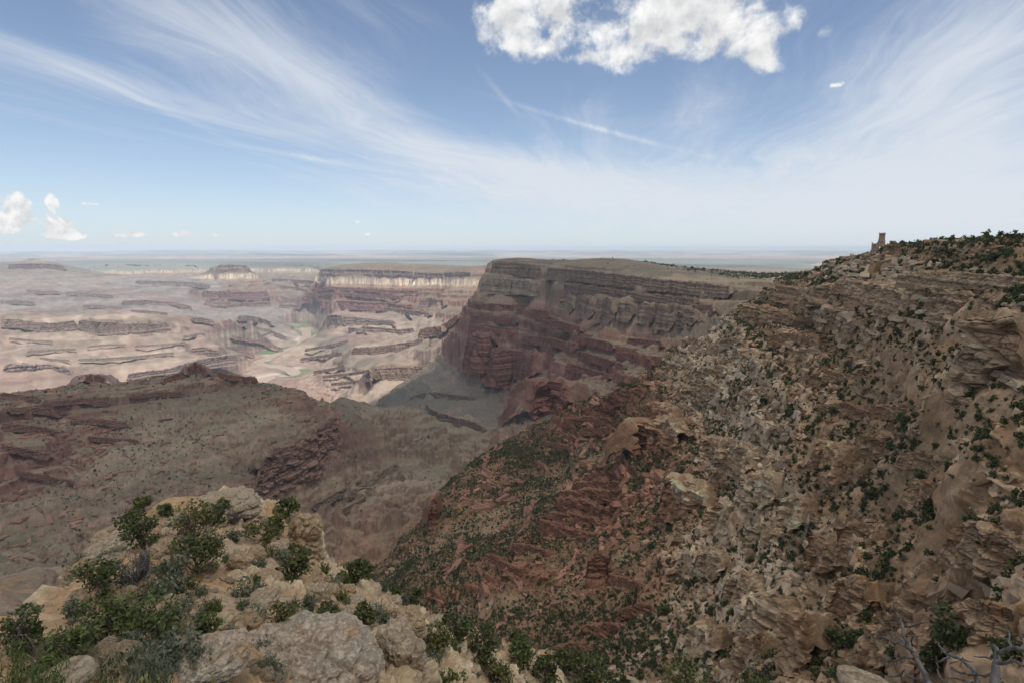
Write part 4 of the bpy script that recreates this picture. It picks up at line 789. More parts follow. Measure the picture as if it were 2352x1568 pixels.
# rim cliffs of the far walls
cliff([(733, 621), (760, 618), (800, 618), (850, 619), (900, 622), (950, 625)], 20, .05, [11100, 10800, 10620, 10420, 10120, 9800], 0, 0, 1, .35, (.19, .15, .13)); cliff([(950, 625), (1000, 628), (1050, 626), (1085, 626)], 15, .08, [9800, 9430, 8750, 8300], 0, 0, 1, .35, (.19, .145, .12))
cliff([(490, 614), (505, 610), (530, 609), (566, 611), (580, 616)], 24, .06, [13560, 13580, 13560, 13540, 13560], 0, 0, 1, .4, (.22, .15, .12)); cliff([(462, 668), (500, 670), (530, 670), (580, 671), (618, 669)], 14, .08, None, 0, 0, 1, .5, (.2, .11, .09), True)
cliff([(238, 608), (300, 608), (345, 609)], 10, .06, [19200, 19100, 18950], 0, 0, 1, .5, (.2, .165, .145)); cliff([(350, 609), (400, 609), (455, 610)], 11, .06, [18850, 18750, 18250], 0, 0, 1, .5, (.215, .17, .145)); cliff([(590, 609), (640, 609), (700, 610), (735, 612)], 13, .06, [18200, 18200, 17700, 17300], 0, 0, 1, .5, (.2, .165, .145))
for top, h_ in (([(716, 664), (760, 660), (830, 663), (900, 668), (960, 668)], 5), ([(705, 676), (760, 672), (840, 676), (920, 680)], 5), ([(738, 690), (790, 692), (840, 694), (890, 697), (945, 702)], 14), ([(692, 682), (706, 680), (730, 684)], 12)):
    cliff(top, h_, .1, None, 0, 0, 1, .5, (.21, .11, .09), True)
cliff([(428, 846), (440, 838), (450, 831), (461, 838), (474, 847)], 17, .15, None, .4, 0, .9, .6, None, True); cliff([(372, 869), (395, 863), (424, 852)], 11, .2, None, .45, 0, .9, .6, None, True); cliff([(190, 866), (212, 857), (245, 868)], 12, .2, None, .5, 0, .9, .6, None, True); cliff([(500, 854), (540, 862), (590, 868)], 9, .2, None, .3, 0, .9, .6, None, True)
for top, h_ in (([(0, 900), (40, 906), (90, 910)], 10), ([(20, 936), (80, 934), (140, 944)], 11), ([(0, 972), (60, 976), (120, 984)], 12), ([(120, 920), (190, 914), (250, 922)], 9), ([(0, 1020), (60, 1030), (110, 1042)], 12), ([(160, 960), (220, 962), (290, 968)], 9), ([(300, 905), (360, 900), (420, 900)], 8), ([(200, 1000), (260, 1006), (320, 1010)], 8), ([(40, 1080), (100, 1090), (160, 1102)], 10)): cliff(top, h_, .25, None, 0, 0, .9, .6, (.195, .115, .085), True)
for top, h_, tn_ in (([(20, 775), (70, 780), (120, 782)], 4, 0), ([(60, 806), (120, 801), (175, 800)], 4, 0), ([(180, 823), (240, 822), (300, 818), (400, 808)], 5, 0), ([(310, 793), (370, 790), (425, 785)], 4, 0), ([(420, 771), (445, 768), (470, 765)], 5, 0), ([(90, 820), (125, 824), (160, 826)], 4, 0), ([(200, 795), (250, 790), (290, 790)], 3, 0),
                    ([(60, 665), (90, 668), (135, 668)], 6, 0), ([(150, 672), (200, 673), (260, 678)], 5, 0), ([(0, 690), (40, 691), (80, 694)], 6, 0), ([(280, 691), (340, 690), (400, 695), (440, 704)], 6, 1), ([(190, 700), (235, 702), (280, 706)], 5, 1), ([(300, 712), (340, 714), (385, 718)], 4, 1), ([(470, 691), (540, 697), (622, 693)], 9, 1), ([(640, 700), (665, 700), (690, 703)], 6, 1), ([(640, 655), (680, 660), (710, 668)], 6, 1), ([(625, 640), (670, 642), (725, 646)], 6, 1),
                    ([(560, 745), (620, 757), (660, 775)], 6, 0), ([(530, 770), (600, 782), (650, 800)], 6, 1), ([(520, 795), (550, 802), (585, 814)], 5, 1), ([(700, 801), (760, 790), (800, 780)], 5, 1), ([(690, 822), (735, 816), (785, 808)], 5, 1), ([(740, 862), (800, 856), (850, 848)], 5, 1), ([(760, 879), (805, 875), (850, 868)], 5, 1), ([(720, 851), (755, 846), (792, 838)], 5, 1), ([(800, 752), (820, 754), (842, 758)], 7, 0), ([(880, 706), (930, 712), (985, 718)], 8, 1), ([(960, 690), (985, 684), (1015, 690)], 16, 1)):
    cliff(top, h_, .12, None, 0, 0, 1, .5, (.235, .158, .132) if tn_ else (.255, .20, .165), True)
print('cliffs', time.time() - T0)
# visibility of every grid point from the viewpoint
TEL = Z / RR
RUN = np.maximum.accumulate(TEL, axis=0)
VIS = TEL >= RUN - .0008
print('mesh', time.time() - T0)

# ------------------------------------------------------------------ river water
mw, nw, bw = mat_new('muddy_water'); bw.inputs['Base Color'].default_value = (.42, .31, .23, 1); bw.inputs['Roughness'].default_value = .35; bw.inputs['Specular IOR Level'].default_value = .3
tang = np.gradient(rc, axis=0); tang /= np.linalg.norm(tang, axis=1)[:, None]; nor = np.stack([-tang[:, 1], tang[:, 0]], -1)
wl = 100.0
rv = np.concatenate([np.c_[rc + nor * wl, np.full(len(rc), -1452.0)], np.c_[rc - nor * wl, np.full(len(rc), -1452.0)]])
nrc = len(rc); i_ = np.arange(nrc - 1)
tag(link('river', np_mesh('river', rv, np.stack([i_, i_ + 1, i_ + 1 + nrc, i_ + nrc], -1)), mw), kind='structure')

# ------------------------------------------------------------------ the rocky spur in front
SP = []
def sp_(pts, drop=False):
    for c, r, R in pts:
        a, t = ray(c, r); SP.append((a, math.log(R), R * t))
        if drop:
            for f, dz_ in ((1.07, .16), (1.2, .55), (1.5, 1.3), (2.2, 2.6)):
                SP.append((a, math.log(R * f), R * t - dz_ * R * .75))
sp_([(-60, 1568, 4.5), (0, 1568, 5.0), (300, 1568, 5.6), (600, 1568, 6.4), (800, 1568, 8.5), (900, 1568, 12.5), (960, 1568, 19), (1000, 1568, 24), (1100, 1568, 34), (1200, 1568, 44), (1300, 1568, 52),
     (0, 1800, 2.6), (600, 1800, 3.4), (-400, 1700, 3), (900, 1800, 5.5), (1150, 1800, 9),
     (0, 1480, 9), (300, 1480, 10), (600, 1480, 8.8), (750, 1480, 9), (860, 1490, 11), (930, 1480, 17), (100, 1430, 14), (300, 1420, 15), (560, 1420, 16), (700, 1420, 15.5), (800, 1420, 16), (900, 1420, 19), (960, 1430, 23), (1040, 1460, 35), (1120, 1480, 44),
     (250, 1350, 19.5), (350, 1350, 19), (500, 1350, 19.5), (650, 1350, 20), (800, 1365, 22.5), (880, 1390, 26), (250, 1290, 25), (320, 1290, 24.5), (450, 1290, 24), (600, 1290, 24.5), (720, 1300, 27), (780, 1330, 28),
     (290, 1225, 30), (350, 1225, 29.5), (450, 1225, 29), (560, 1225, 29.5), (650, 1225, 31), (710, 1215, 33), (430, 1185, 36), (520, 1185, 36), (620, 1185, 35.5), (690, 1190, 35)])
sp_([(-250, 1440, 15), (-60, 1445, 15), (40, 1430, 16), (110, 1405, 18), (150, 1350, 22), (172, 1290, 25.5), (238, 1228, 30.5), (330, 1180, 36), (430, 1168, 39), (470, 1150, 40.5), (585, 1152, 40.5), (620, 1172, 38.5), (690, 1178, 37.5), (730, 1196, 35.5), (735, 1270, 31.5), (800, 1306, 32.5), (850, 1342, 33),
     (920, 1382, 34), (1000, 1415, 37), (1060, 1436, 42), (1150, 1462, 50), (1230, 1490, 57), (1330, 1530, 62), (1400, 1580, 60)], True)
# the unseen shelf below the bottom edge of the picture, on which the near snags and bushes stand
sp_([(1500, 1660, 19), (1600, 1650, 19.5), (1740, 1650, 19), (1850, 1690, 13), (1960, 1640, 9.0), (2100, 1640, 9.2), (2250, 1640, 9.4), (2400, 1640, 9.4), (2700, 1640, 9)], True)
sp_([(1500, 1800, 12), (1750, 1900, 9), (1950, 1800, 6), (2200, 1900, 5), (2500, 1900, 4.5)])
for a_ in np.linspace(R_(-60), R_(60), 16):
    for R in (1.2, 2.0): SP.append((a_, math.log(R), -3.3))
SPa = np.array(SP); w_sp = rbf_fit(SPa[:, 0], SPa[:, 1], SPa[:, 2], 1e-4)
sga = np.linspace(R_(-50), R_(52), 760); sgl = np.linspace(math.log(2.4), math.log(105), 820)
npz = len(SPa)
SZ = coarse_eval(SPa[:, 0], SPa[:, 1], sga, sgl, lambda d, g, l: (d @ w_sp[:npz] + w_sp[npz] + w_sp[npz + 1] * g[None] + w_sp[npz + 2] * l[:, None],))[0]
SR = np.exp(sgl)[:, None] * np.ones((1, len(sga))); SX = SR * np.sin(sga)[None]; SY = SR * np.cos(sga)[None]
def grads(Zm, Rm, am):
    a = np.gradient(Zm, axis=0) / np.gradient(Rm, axis=0); b = np.gradient(Zm, axis=1) / (Rm * np.gradient(am)[None]); return a, b
SZ = SZ + .25 * pn(SX / 2.2, SY / 2.2, 301) + .10 * pn(SX / .8, SY / .8, 302)
SZ = SZ - .75 * ss(7.2, 5.2, SR) * (sga[None] < 0)
g1_, g2_ = grads(SZ, SR, sga); snz = 1 / np.sqrt(1 + g1_ ** 2 + g2_ ** 2)
hx = -(g1_ * np.sin(sga)[None] + g2_ * np.cos(sga)[None]); hy = -(g1_ * np.cos(sga)[None] - g2_ * np.sin(sga)[None])
hn = np.sqrt(hx ** 2 + hy ** 2 + 1); sn = np.stack([hx / hn, hy / hn, 1 / hn], -1)
sst = ss(.82, .55, snz); rocky = ss(7.5, 11, SR) * np.clip(sst + ss(.12, .4, pn(SX / 3.5, SY / 3.5, 303) + .5 * pn(SX / 1.2, SY / 1.2, 304)), 0, 1)
sd = np.zeros_like(SZ)
swx = .5 * pn3(SX / 1.6, SY / 1.6, SZ / 1.2, 305); swy = .5 * pn3(SX / 1.6, SY / 1.6, SZ / 1.2, 306)
st_ = np.zeros_like(SZ)
for lam, am, sdn in ((3.4, .75, 311), (1.3, .34, 312), (.5, .12, 313)):
    v, d1, d2 = cells3((SX + swx) / lam, (SY + swy) / lam, SZ / (lam * .5), sdn)
    lod = ss(.002 * SR, .006 * SR, np.full_like(SR, lam))
    sd += lod * rocky * am * ((v - .5) - .5 * (1 - ss(0, .14, d2 - d1))); st_ += lod * rocky * (v - .5) * .3
sd += .10 * pn3(SX / .45, SY / .45, SZ / .3, 314) * rocky + .5 * (bands(SZ.astype(np.float32) + 40 + pn(SX / 6, SY / 6, 315), .7) - .5) * sst
sd *= ss(2.4, 4, SR)
SXd, SYd, SZd = SX + sn[..., 0] * sd, SY + sn[..., 1] * sd, SZ + sn[..., 2] * sd
soil = np.array((.42, .275, .15), np.float32) * (1 + .25 * pn(SX / 2.5, SY / 2.5, 316) + .2 * pn(SX / .5, SY / .5, 317))[..., None]
soil = soil * (1 - .5 * ss(.1, .5, pn(SX / 5, SY / 5, 318)))[..., None] + np.array((.42, .35, .26), np.float32) * (.5 * ss(.1, .5, pn(SX / 5, SY / 5, 318)))[..., None]
rkc = np.array((.43, .34, .225), np.float32) * (1 + .3 * (bands(SZ.astype(np.float32) + 77, .5) - .5) + .2 * pn(SX / 1.1, SY / 1.1, 319) + st_)[..., None]
rst = ss(.15, .5, pn3(SX / 1.5, SY / 1.5, SZ / 3, 320)); rkc = rkc * (1 - .55 * rst[..., None]) + np.array((.36, .22, .12), np.float32) * (.55 * rst)[..., None]
sc_ = np.clip(soil * (1 - rocky[..., None]) + rkc * rocky[..., None], .02, .8)
ii = np.arange(SZ.size).reshape(SZ.shape); sq = np.stack([ii[:-1, :-1], ii[:-1, 1:], ii[1:, 1:], ii[1:, :-1]], -1).reshape(-1, 4)
mg, ng, bg_ = mat_new('stony_soil')
pos = ng.node('ShaderNodeNewGeometry').outputs['Position']; at2 = ng.node('ShaderNodeAttribute', attribute_name='Col').outputs['Color']
vo = ng.node('ShaderNodeTexVoronoi'); vo.inputs['Scale'].default_value = 7.0; ng.l.new(pos, vo.inputs['Vector'])
f = ng.m('ADD', .42, ng.m('ADD', ng.m('MULTIPLY', ng.noise(pos, 5.0, 8, .7), .7), ng.m('MULTIPLY', vo.outputs['Color'], .42)))
cv = ng.node('ShaderNodeVectorMath', operation='MULTIPLY'); ng.l.new(at2, cv.inputs[0]); ng.l.new(ng.xyz(f, f, f), cv.inputs[1]); ng.l.new(cv.outputs[0], bg_.inputs['Base Color'])
bp = ng.node('ShaderNodeBump'); bp.inputs['Strength'].default_value = .8; bp.inputs['Distance'].default_value = .12
ng.l.new(ng.m('ADD', ng.noise(pos, 4.0, 9, .7), ng.m('MULTIPLY', vo.outputs['Distance'], -.6)), bp.inputs['Height']); ng.l.new(bp.outputs[0], bg_.inputs['Normal'])
tag(link('spur_ground', np_mesh('spur_ground', np.stack([SXd, SYd, SZd], -1).reshape(-1, 3), sq, sc_.reshape(-1, 3), False), mg), kind='structure')
STEL = SZ / SR
def ground_at(c, r):
    """point of the spur seen in direction (c, r) of the photograph, or straight below it"""
    a, t = ray(c, r); j = int(np.clip(np.searchsorted(sga, a), 1, len(sga) - 1)); col = STEL[:, j]
    ok = (col >= t) & (SR[:, 0] > 4.2)
    k = int(np.argmax(ok)) if ok.any() else int(np.argmax(np.where(SR[:, 0] > 4.2, col, -9)))
    R = float(SR[k, 0]); return Vector((R * math.sin(a), R * math.cos(a), float(SZd[k, j])))
def ground_z(x, y):
    a = math.atan2(x, y); R = math.hypot(x, y)
    j = int(np.clip(np.searchsorted(sga, a), 0, len(sga) - 1)); k = int(np.clip(np.searchsorted(sgl, math.log(R)), 0, len(sgl) - 1)); return float(SZd[k, j])
print('spur', time.time() - T0)

# ------------------------------------------------------------------ materials of plants, wood and stone
def mat_leaf(name, c0, c1):
    m, n, b = mat_new(name)
    rnd = n.node('ShaderNodeNewGeometry').outputs['Random Per Island']
    n.l.new(n.mix(rnd, (*c0, 1), (*c1, 1)), b.inputs['Base Color']); b.inputs['Roughness'].default_value = .7
    return m
M_jun = mat_leaf('juniper_green', (.042, .056, .021), (.11, .122, .048)); M_jun2 = mat_leaf('bright_juniper_green', (.052, .074, .023), (.125, .148, .05))
M_oli = mat_leaf('olive_leaves', (.07, .075, .028), (.16, .16, .06)); M_sage = mat_leaf('sage_leaves', (.075, .09, .055), (.165, .175, .12))
M_yel = mat_leaf('yellow_green_leaves', (.10, .12, .03), (.24, .24, .08)); M_dry = mat_leaf('dry_stems', (.20, .17, .10), (.34, .29, .18)); M_mor = mat_leaf('green_stems', (.05, .07, .02), (.13, .15, .045))
M_far = mat_leaf('slope_shrub_green', (.034, .048, .02), (.09, .105, .045)); M_far2 = mat_leaf('slope_brush_grey_green', (.07, .08, .05), (.13, .14, .095))
def mat_wood(name, c0, c1):
    m, n, b = mat_new(name); pos = n.node('ShaderNodeTexCoord').outputs['Object']
    mp = n.node('ShaderNodeMapping'); n.l.new(pos, mp.inputs[0]); mp.inputs['Scale'].default_value = (1, 1, .25)
    f = n.noise(mp.outputs[0], 14, 6, .7); n.l.new(n.mix(n.sstep(.35, .65, f), (*c0, 1), (*c1, 1)), b.inputs['Base Color'])
    bp = n.node('ShaderNodeBump'); bp.inputs['Strength'].default_value = .5; bp.inputs['Distance'].default_value = .02; n.l.new(f, bp.inputs['Height']); n.l.new(bp.outputs[0], b.inputs['Normal']); return m
M_bark = mat_wood('grey_brown_bark', (.06, .05, .04), (.15, .125, .10)); M_dead = mat_wood('silver_dead_wood', (.07, .065, .062), (.18, .168, .158)); M_dark = mat_wood('dark_dead_wood', (.07, .06, .055), (.17, .15, .135))
def mat_stone(name, base, lichen=.5, orange=.4, scale=1.0):
    m, n, b = mat_new(name); pos = n.node('ShaderNodeTexCoord').outputs['Object']
    n1 = n.noise(pos, 2.2 * scale, 8, .65); n2 = n.noise(pos, 7 * scale, 8, .7); n3 = n.noise(pos, 1.1 * scale, 5, .6)
    vo = n.node('ShaderNodeTexVoronoi'); vo.inputs['Scale'].default_value = 5 * scale; vo.feature = 'DISTANCE_TO_EDGE'
    wp = n.node('ShaderNodeVectorMath', operation='ADD'); n.l.new(pos, wp.inputs[0]); n.l.new(n.xyz(n.m('MULTIPLY', n1, .8), n.m('MULTIPLY', n2, .5), n1), wp.inputs[1]); n.l.new(wp.outputs[0], vo.inputs['Vector'])
    c = n.mix(n.sstep(.35, .7, n2), tuple(x * .72 for x in base) + (1,), tuple(min(x * 1.2, .7) for x in base) + (1,))
    c = n.mix(n.m('MULTIPLY', n.sstep(.50, .66, n.m('ADD', n3, n.m('MULTIPLY', n.m('SUBTRACT', n2, .5), .5))), lichen), c, (.43, .46, .38, 1))
    c = n.mix(n.m('MULTIPLY', n.sstep(.54, .66, n1), orange), c, (.42, .23, .09, 1))
    c = n.mix(n.m('MULTIPLY', n.sstep(.55, .72, n.noise(pos, 16 * scale, 5, .7)), .5), c, (.62, .58, .52, 1))
    c = n.mix(n.m('MULTIPLY', n.sstep(.56, .75, n.noise(pos, 5 * scale, 7, .75)), .55), c, (.12, .10, .08, 1))
    n.l.new(c, b.inputs['Base Color'])
    bp = n.node('ShaderNodeBump'); bp.inputs['Strength'].default_value = .9; bp.inputs['Distance'].default_value = .09 / scale
    n.l.new(n.m('ADD', n2, n.m('ADD', n1, n.m('MULTIPLY', n.sstep(0, .12, vo.outputs['Distance']), .22))), bp.inputs['Height']); n.l.new(bp.outputs[0], b.inputs['Normal']); return m
M_lich = mat_stone('lichened_stone', (.48, .385, .29), .32, .5, 1.3); M_pale = mat_stone('pale_limestone', (.43, .34, .235), .2, .2); M_tan = mat_stone('tan_limestone', (.40, .29, .175), .12, .5, .8)

# ------------------------------------------------------------------ builders
class MB:
    def __init__(s): s.V = []; s.F = []; s.n = 0
    def add(s, V, F): s.V.append(np.asarray(V, np.float32)); s.F.append(np.asarray(F, np.int64) + s.n); s.n += len(V)
    def mesh(s, name, smooth=False): return np_mesh(name, np.concatenate(s.V), np.concatenate(s.F), None, smooth)
def tube(mb, pts, r0, r1, k=6):
    P = np.array([tuple(p) for p in pts], float); n = len(P)
    T = np.gradient(P, axis=0); T /= np.linalg.norm(T, axis=1)[:, None] + 1e-9
    ref = np.array((.3, .2, 1.0)) if abs(T[0][2]) < .9 else np.array((1.0, .1, .1))
    A = np.cross(T, ref); A /= np.linalg.norm(A, axis=1)[:, None] + 1e-9; B = np.cross(T, A)
    rr = (r0 + (r1 - r0) * np.linspace(0, 1, n))[:, None, None]; th = np.linspace(0, 2 * np.pi, k, endpoint=False)
    V = P[:, None] + rr * (np.cos(th)[None, :, None] * A[:, None] + np.sin(th)[None, :, None] * B[:, None])
    i = np.arange(n - 1)[:, None] * k; j = np.arange(k)[None]; j2 = (j + 1) % k
    F = np.stack([i + j, i + j2, i + k + j2, i + k + j], -1).reshape(-1, 4)
    mb.add(V.reshape(-1, 3), F)
    e = (n - 1) * k; mb.add(V[-1], [[0, a, a + 1, a + 1] for a in range(1, k - 1)] if False else [[q, (q + 1) % k, (q + 2) % k, (q + 2) % k] for q in (0,)] if k == 3 else [[0, 1, 2, 3], [0, 3, 4, 5]] if k == 6 else [[0, 1, 2, 3]])
def wig(p, q, n, amt, rg):
    p, q = np.array(p, float), np.array(q, float); t = np.linspace(0, 1, n)[:, None]
    o = rg.normal(size=(n, 3)) * amt * np.linalg.norm(q - p); o[0] = 0; o = o * np.sin(np.linspace(0, np.pi, n))[:, None] ** .5 if n > 2 else o * 0
    return p + (q - p) * t + o
def cards(mb, C, size, rg, up=.25, aspect=1.6):
    """many small leaf sprays: one bent quad each"""
    n = len(C); a = rg.normal(size=(n, 3)); a[:, 2] = a[:, 2] * .8 + up; a /= np.linalg.norm(a, axis=1)[:, None]
    b = np.cross(a, rg.normal(size=(n, 3))); b /= np.linalg.norm(b, axis=1)[:, None]
    s_ = size * rg.uniform(.6, 1.35, (n, 1)); L = a * s_ * aspect; W = b * s_ * .5
    V = np.stack([C - L * .5, C + W, C + L * .5 + np.cross(a, b) * s_ * .15, C - W], 1)
    mb.add(V.reshape(-1, 3), np.arange(4 * n).reshape(n, 4))
def crown_points(rg, lobes, per, hollow=.45):
    out = []
    for (c, rad) in lobes:
        d = rg.normal(size=(per, 3)); d /= np.linalg.norm(d, axis=1)[:, None]
        q = rg.uniform(hollow, 1.05, (per, 1)) ** .8
        out.append(np.array(c) + d * q * np.array(rad) * (1 + .22 * np.sin(d[:, :1] * 7 + c[0] * 5) * np.cos(d[:, 2:] * 6)))
    return np.concatenate(out)
def tree(label, loc, h, w_, seed, mat, leaf, dense=1.0, lean=(0, 0), group=None, name='juniper_tree', limbs_out=0):
    rg = np.random.default_rng(seed); t = empty(name, loc); tag(t, label, 'tree', group)
    tr = MB(); R0 = max(.05, h * .045)
    top = np.array((lean[0] * h, lean[1] * h, h * .62)); base = np.array((0, 0, -.25))
    tube(tr, wig(base, top, 7, .06, rg), R0, R0 * .35, 6)
    lobes = []; nl = int(11 + 7 * dense)
    for k in range(nl):
        f = rg.uniform(.12, 1.0); th = rg.uniform(0, 2 * np.pi) ; rad = w_ * .5 * rg.uniform(.35, .86) * math.sqrt(max(.06, 1 - (abs(f - .42) * 1.25) ** 2))
        c = np.array((math.cos(th) * rad + lean[0] * h * f, math.sin(th) * rad + lean[1] * h * f, h * (.14 + .74 * f)))
        sz = min(h, w_) * rg.uniform(.13, .23); lobes.append((c, (sz * 1.15, sz * 1.15, sz * .85)))
        st = base + (top - base) * np.clip(f * .8, .1, .95)
        tube(tr, wig(st, c, 5, .09, rg), R0 * .42, R0 * .08, 4)
        for q in range(3):
            e = c + rg.normal(size=3) * sz * .9; tube(tr, wig(c * .6 + st * .4, e, 4, .1, rg), R0 * .14, R0 * .03, 4)
    for k in range(limbs_out):
        th = rg.uniform(0, 6.28); e = np.array((math.cos(th) * w_ * .6, math.sin(th) * w_ * .6, h * rg.uniform(.3, .95)))
        st = top * rg.uniform(.2, .8); tube(tr, wig(st, e, 6, .1, rg), R0 * .3, R0 * .05, 4)
        for q in range(4):
            tube(tr, wig(st + (e - st) * rg.uniform(.4, .9), e + rg.normal(size=3) * w_ * .16, 4, .1, rg), R0 * .12, R0 * .03, 4)
    link('trunk', tr.mesh('trunk'), M_bark, t)
    area = w_ * h; per = int(np.clip(dense * 1.9 * area / (leaf * leaf) / nl, 40, 620))
    P = crown_points(rg, lobes, per); P = P[P[:, 2] > .02 * h]
    cr = MB(); cards(cr, P, leaf, rg); link('crown', cr.mesh('crown'), mat, t)
    return t
def shrub_mesh(name, rg, h, w_, leaf, n=260, stems=26, up=.9, thin=False):
    """dome of upright twigs with small leaves"""
    mb = MB(); P = []
    for k in range(stems):
        th = rg.uniform(0, 6.28); rad = w_ * .5 * math.sqrt(rg.uniform(.02, 1)); e = np.array((math.cos(th) * rad, math.sin(th) * rad, h * (1 - .5 * (rad / (w_ * .5)) ** 2) * rg.uniform(.75, 1.1)))
        b = np.array((math.cos(th) * rad * .2, math.sin(th) * rad * .2, -.08)); pl = wig(b, e, 5, .06, rg)
        tube(mb, pl, .012 * h + .004, .003, 4)
        m_ = n // stems; t = rg.uniform(.25 if not thin else .1, 1.05, (m_, 1)); P.append(b + (e - b) * t + rg.normal(size=(m_, 3)) * (.075 if not thin else .02) * w_)
    cards(mb, np.concatenate(P), leaf * (1 if not thin else .38), rg, up * (1 if not thin else 2), 2.0 if not thin else 9.0)
    return mb.mesh(name)
def rock_mesh(name, size, seed, sub=5, bed=.0, rough=1.0, boxy=.55):
    import bmesh
    bm = bmesh.new(); bmesh.ops.create_icosphere(bm, subdivisions=sub, radius=1.0)
    V = np.array([v.co[:] for v in bm.verts]); F = np.array([[l.index for l in f.verts] for f in bm.faces]); bm.free()
    p = 2 + 4 * boxy; nrm = (np.abs(V) ** p).sum(1) ** (1 / p); V = V / nrm[:, None]
    d = V / np.linalg.norm(V, axis=1)[:, None]; o = seed * 3.7; S3 = np.array(size) * .5; m_ = S3.min() ** .6 * S3.max() ** .4
    W = V * S3
    v, d1, d2 = cells3(W[:, 0] / m_ * 1.3 + o, W[:, 1] / m_ * 1.3, W[:, 2] / m_ * 1.9, seed)
    dd = .20 * (v - .5) - .12 * (1 - ss(0, .15, d2 - d1)) + .16 * pn3(W[:, 0] / m_ * 1.1 + o, W[:, 1] / m_ * 1.1, W[:, 2] / m_ * 1.1, seed + 1) + .09 * pn3(W[:, 0] / m_ * 3 + o, W[:, 1] / m_ * 3, W[:, 2] / m_ * 3, seed + 2) + .05 * pn3(W[:, 0] / m_ * 8 + o, W[:, 1] / m_ * 8, W[:, 2] / m_ * 8, seed + 3)
    if bed: dd = dd + bed * (bands((W[:, 2] / m_ * 3 + 50 + .5 * pn(W[:, 0] / m_, W[:, 1] / m_, seed)).astype(np.float32), .45) - .5) * (1 - np.abs(d[:, 2]))
    W = W + d * (dd * m_ * rough)[:, None]
    return np_mesh(name, W, F, None, False)
def px_size(loc, px): return px / FPX * (loc.y * math.cos(PITCH) - loc.z * math.sin(PITCH))
def rock(name, label, c, r, wpx, hpx, seed, mat, depth=.8, bed=.12, rotz=0, tilt=(0, 0), sink=.25, cat='rock', sub=5, rough=1.0, boxy=.55, R=None):
    """rock whose visible face is centred on (c, r) of the photograph"""
    g = ground_at(c, r + hpx * .3) if R is None else at(c, r + hpx * .3, R=R)
    Rg = math.hypot(g.x, g.y); sl = -g.z / g.length
    W_ = px_size(g, wpx) * .92; hp = max(.38 * hpx, (hpx - .55 * depth * wpx * sl) / .9); H_ = px_size(g, hp)
    me = rock_mesh(name, (W_, W_ * depth, H_ * (1 + sink)), seed, sub, bed, rough, boxy)
    o = link(name, me, mat); o.location = at(c, r, R=Rg + W_ * depth * .12) - Vector((0, 0, H_ * sink * .35)); o.rotation_euler = (tilt[0], tilt[1], rotz - math.atan2(g.x, g.y))
    tag(o, label, cat); return o

# ------------------------------------------------------------------ rocks of the spur
rock('boulder', 'big lichen spotted boulder with orange stains at the bottom edge beside the camera', 705, 1512, 350, 150, 3, M_lich, .95, .05, .2, (0, .04), .5, 'boulder', 6, 1.0, .3)
rock('boulder', 'low white lichened rock left of the big lichen spotted boulder', 455, 1515, 235, 84, 8, M_lich, .8, .08, -.1, (0, -.05), .5, 'boulder', 5, 1.1, .35)
rock('ledge', 'long pale ledge with a dark undercut right of the big lichen spotted boulder', 915, 1500, 95, 150, 11, M_pale, 1.6, .2, .35, (0, .05), .35, 'ledge', 5, .9, .6)
rock('ledge', 'flat topped tan ledge above a dark hollow on the right edge of the spur', 935, 1425, 78, 62, 14, M_tan, 1.2, .3, .3, (0, .08), .3, 'ledge', 5, .9, .6)
rock('ledge', 'small pale block with flat top below the yellow flower stalk', 997, 1426, 36, 28, 17, M_pale, 1.0, .2, .2, (0, .05), .3, 'rock', 4)
rock('cliff_block', 'tall tan cliff block that ends the right side of the spur top', 703, 1240, 72, 112, 21, M_tan, 1.2, .3, .15, (0, .05), .35, 'cliff', 6, 1.0, .7)
rock('outcrop', 'rounded pale outcrop crowning the far end of the spur', 524, 1156, 142, 60, 24, M_pale, .9, .3, .1, (0, .05), .3, 'outcrop', 6, .9, .5)
rock('slab', 'grey tilted slab stack on the left rim of the spur', 245, 1262, 128, 52, 28, M_pale, .8, .35, -.2, (0, -.42), .3, 'slab', 6, .9, .7)
rock('slab', 'smooth tan slab sloping along the left skyline of the spur', 268, 1214, 112, 24, 31, M_tan, .7, .1, -.2, (0, -.33), .4, 'slab', 5, .7, .7)
rock('slab', 'low pink slab under the grey slab stack on the left rim', 185, 1320, 70, 60, 33, M_tan, .9, .3, -.3, (0, -.55), .35, 'slab', 5, .9, .6)
rock('slab', 'thin layered slab jutting out beside the grey sagebrush', 366, 1384, 76, 24, 35, M_pale, .7, .35, 0, (0, .03), .3, 'slab', 5, .9, .7)
rock('boulder', 'cracked tan boulder in front of the long sloping rock in mid spur', 563, 1443, 76, 68, 38, M_tan, .9, .12, .3, (0, 0), .35, 'boulder', 5)
rock('rock', 'long sloping pale rock in mid spur above the cracked tan boulder', 592, 1384, 88, 54, 41, M_pale, 1.4, .15, -.5, (0, -.3), .4, 'rock', 5)
rock('rock', 'grey rounded rock leaning on the base of the tall tan cliff block', 640, 1262, 50, 44, 44, M_pale, .9, .1, 0, (0, 0), .3, 'rock', 5)
rock('rock', 'tan rock beside the tall cliff block', 589, 1270, 40, 34, 45, M_tan, .9, .1, 0, (0, 0), .35, 'rock', 4)
rock('rock', 'bare orange rock between the two tallest junipers of the spur', 375, 1262, 70, 46, 47, M_tan, .9, .15, .4, (0, -.3), .45, 'rock', 5)
rock('rock', 'pale pointed rock right of the tall tan cliff block', 752, 1294, 44, 26, 50, M_pale, .9, .2, 0, (0, .2), .3, 'rock', 4)
rock('rock', 'pink flat rock behind the tallest juniper', 395, 1196, 54, 30, 52, M_pale, .9, .15, 0, (0, 0), .35, 'rock', 4)
rock('rock', 'pink sunken rock below the dead twigs near the summit outcrop', 498, 1197, 44, 24, 53, M_pale, .9, .15, 0, (0, 0), .35, 'rock', 4)
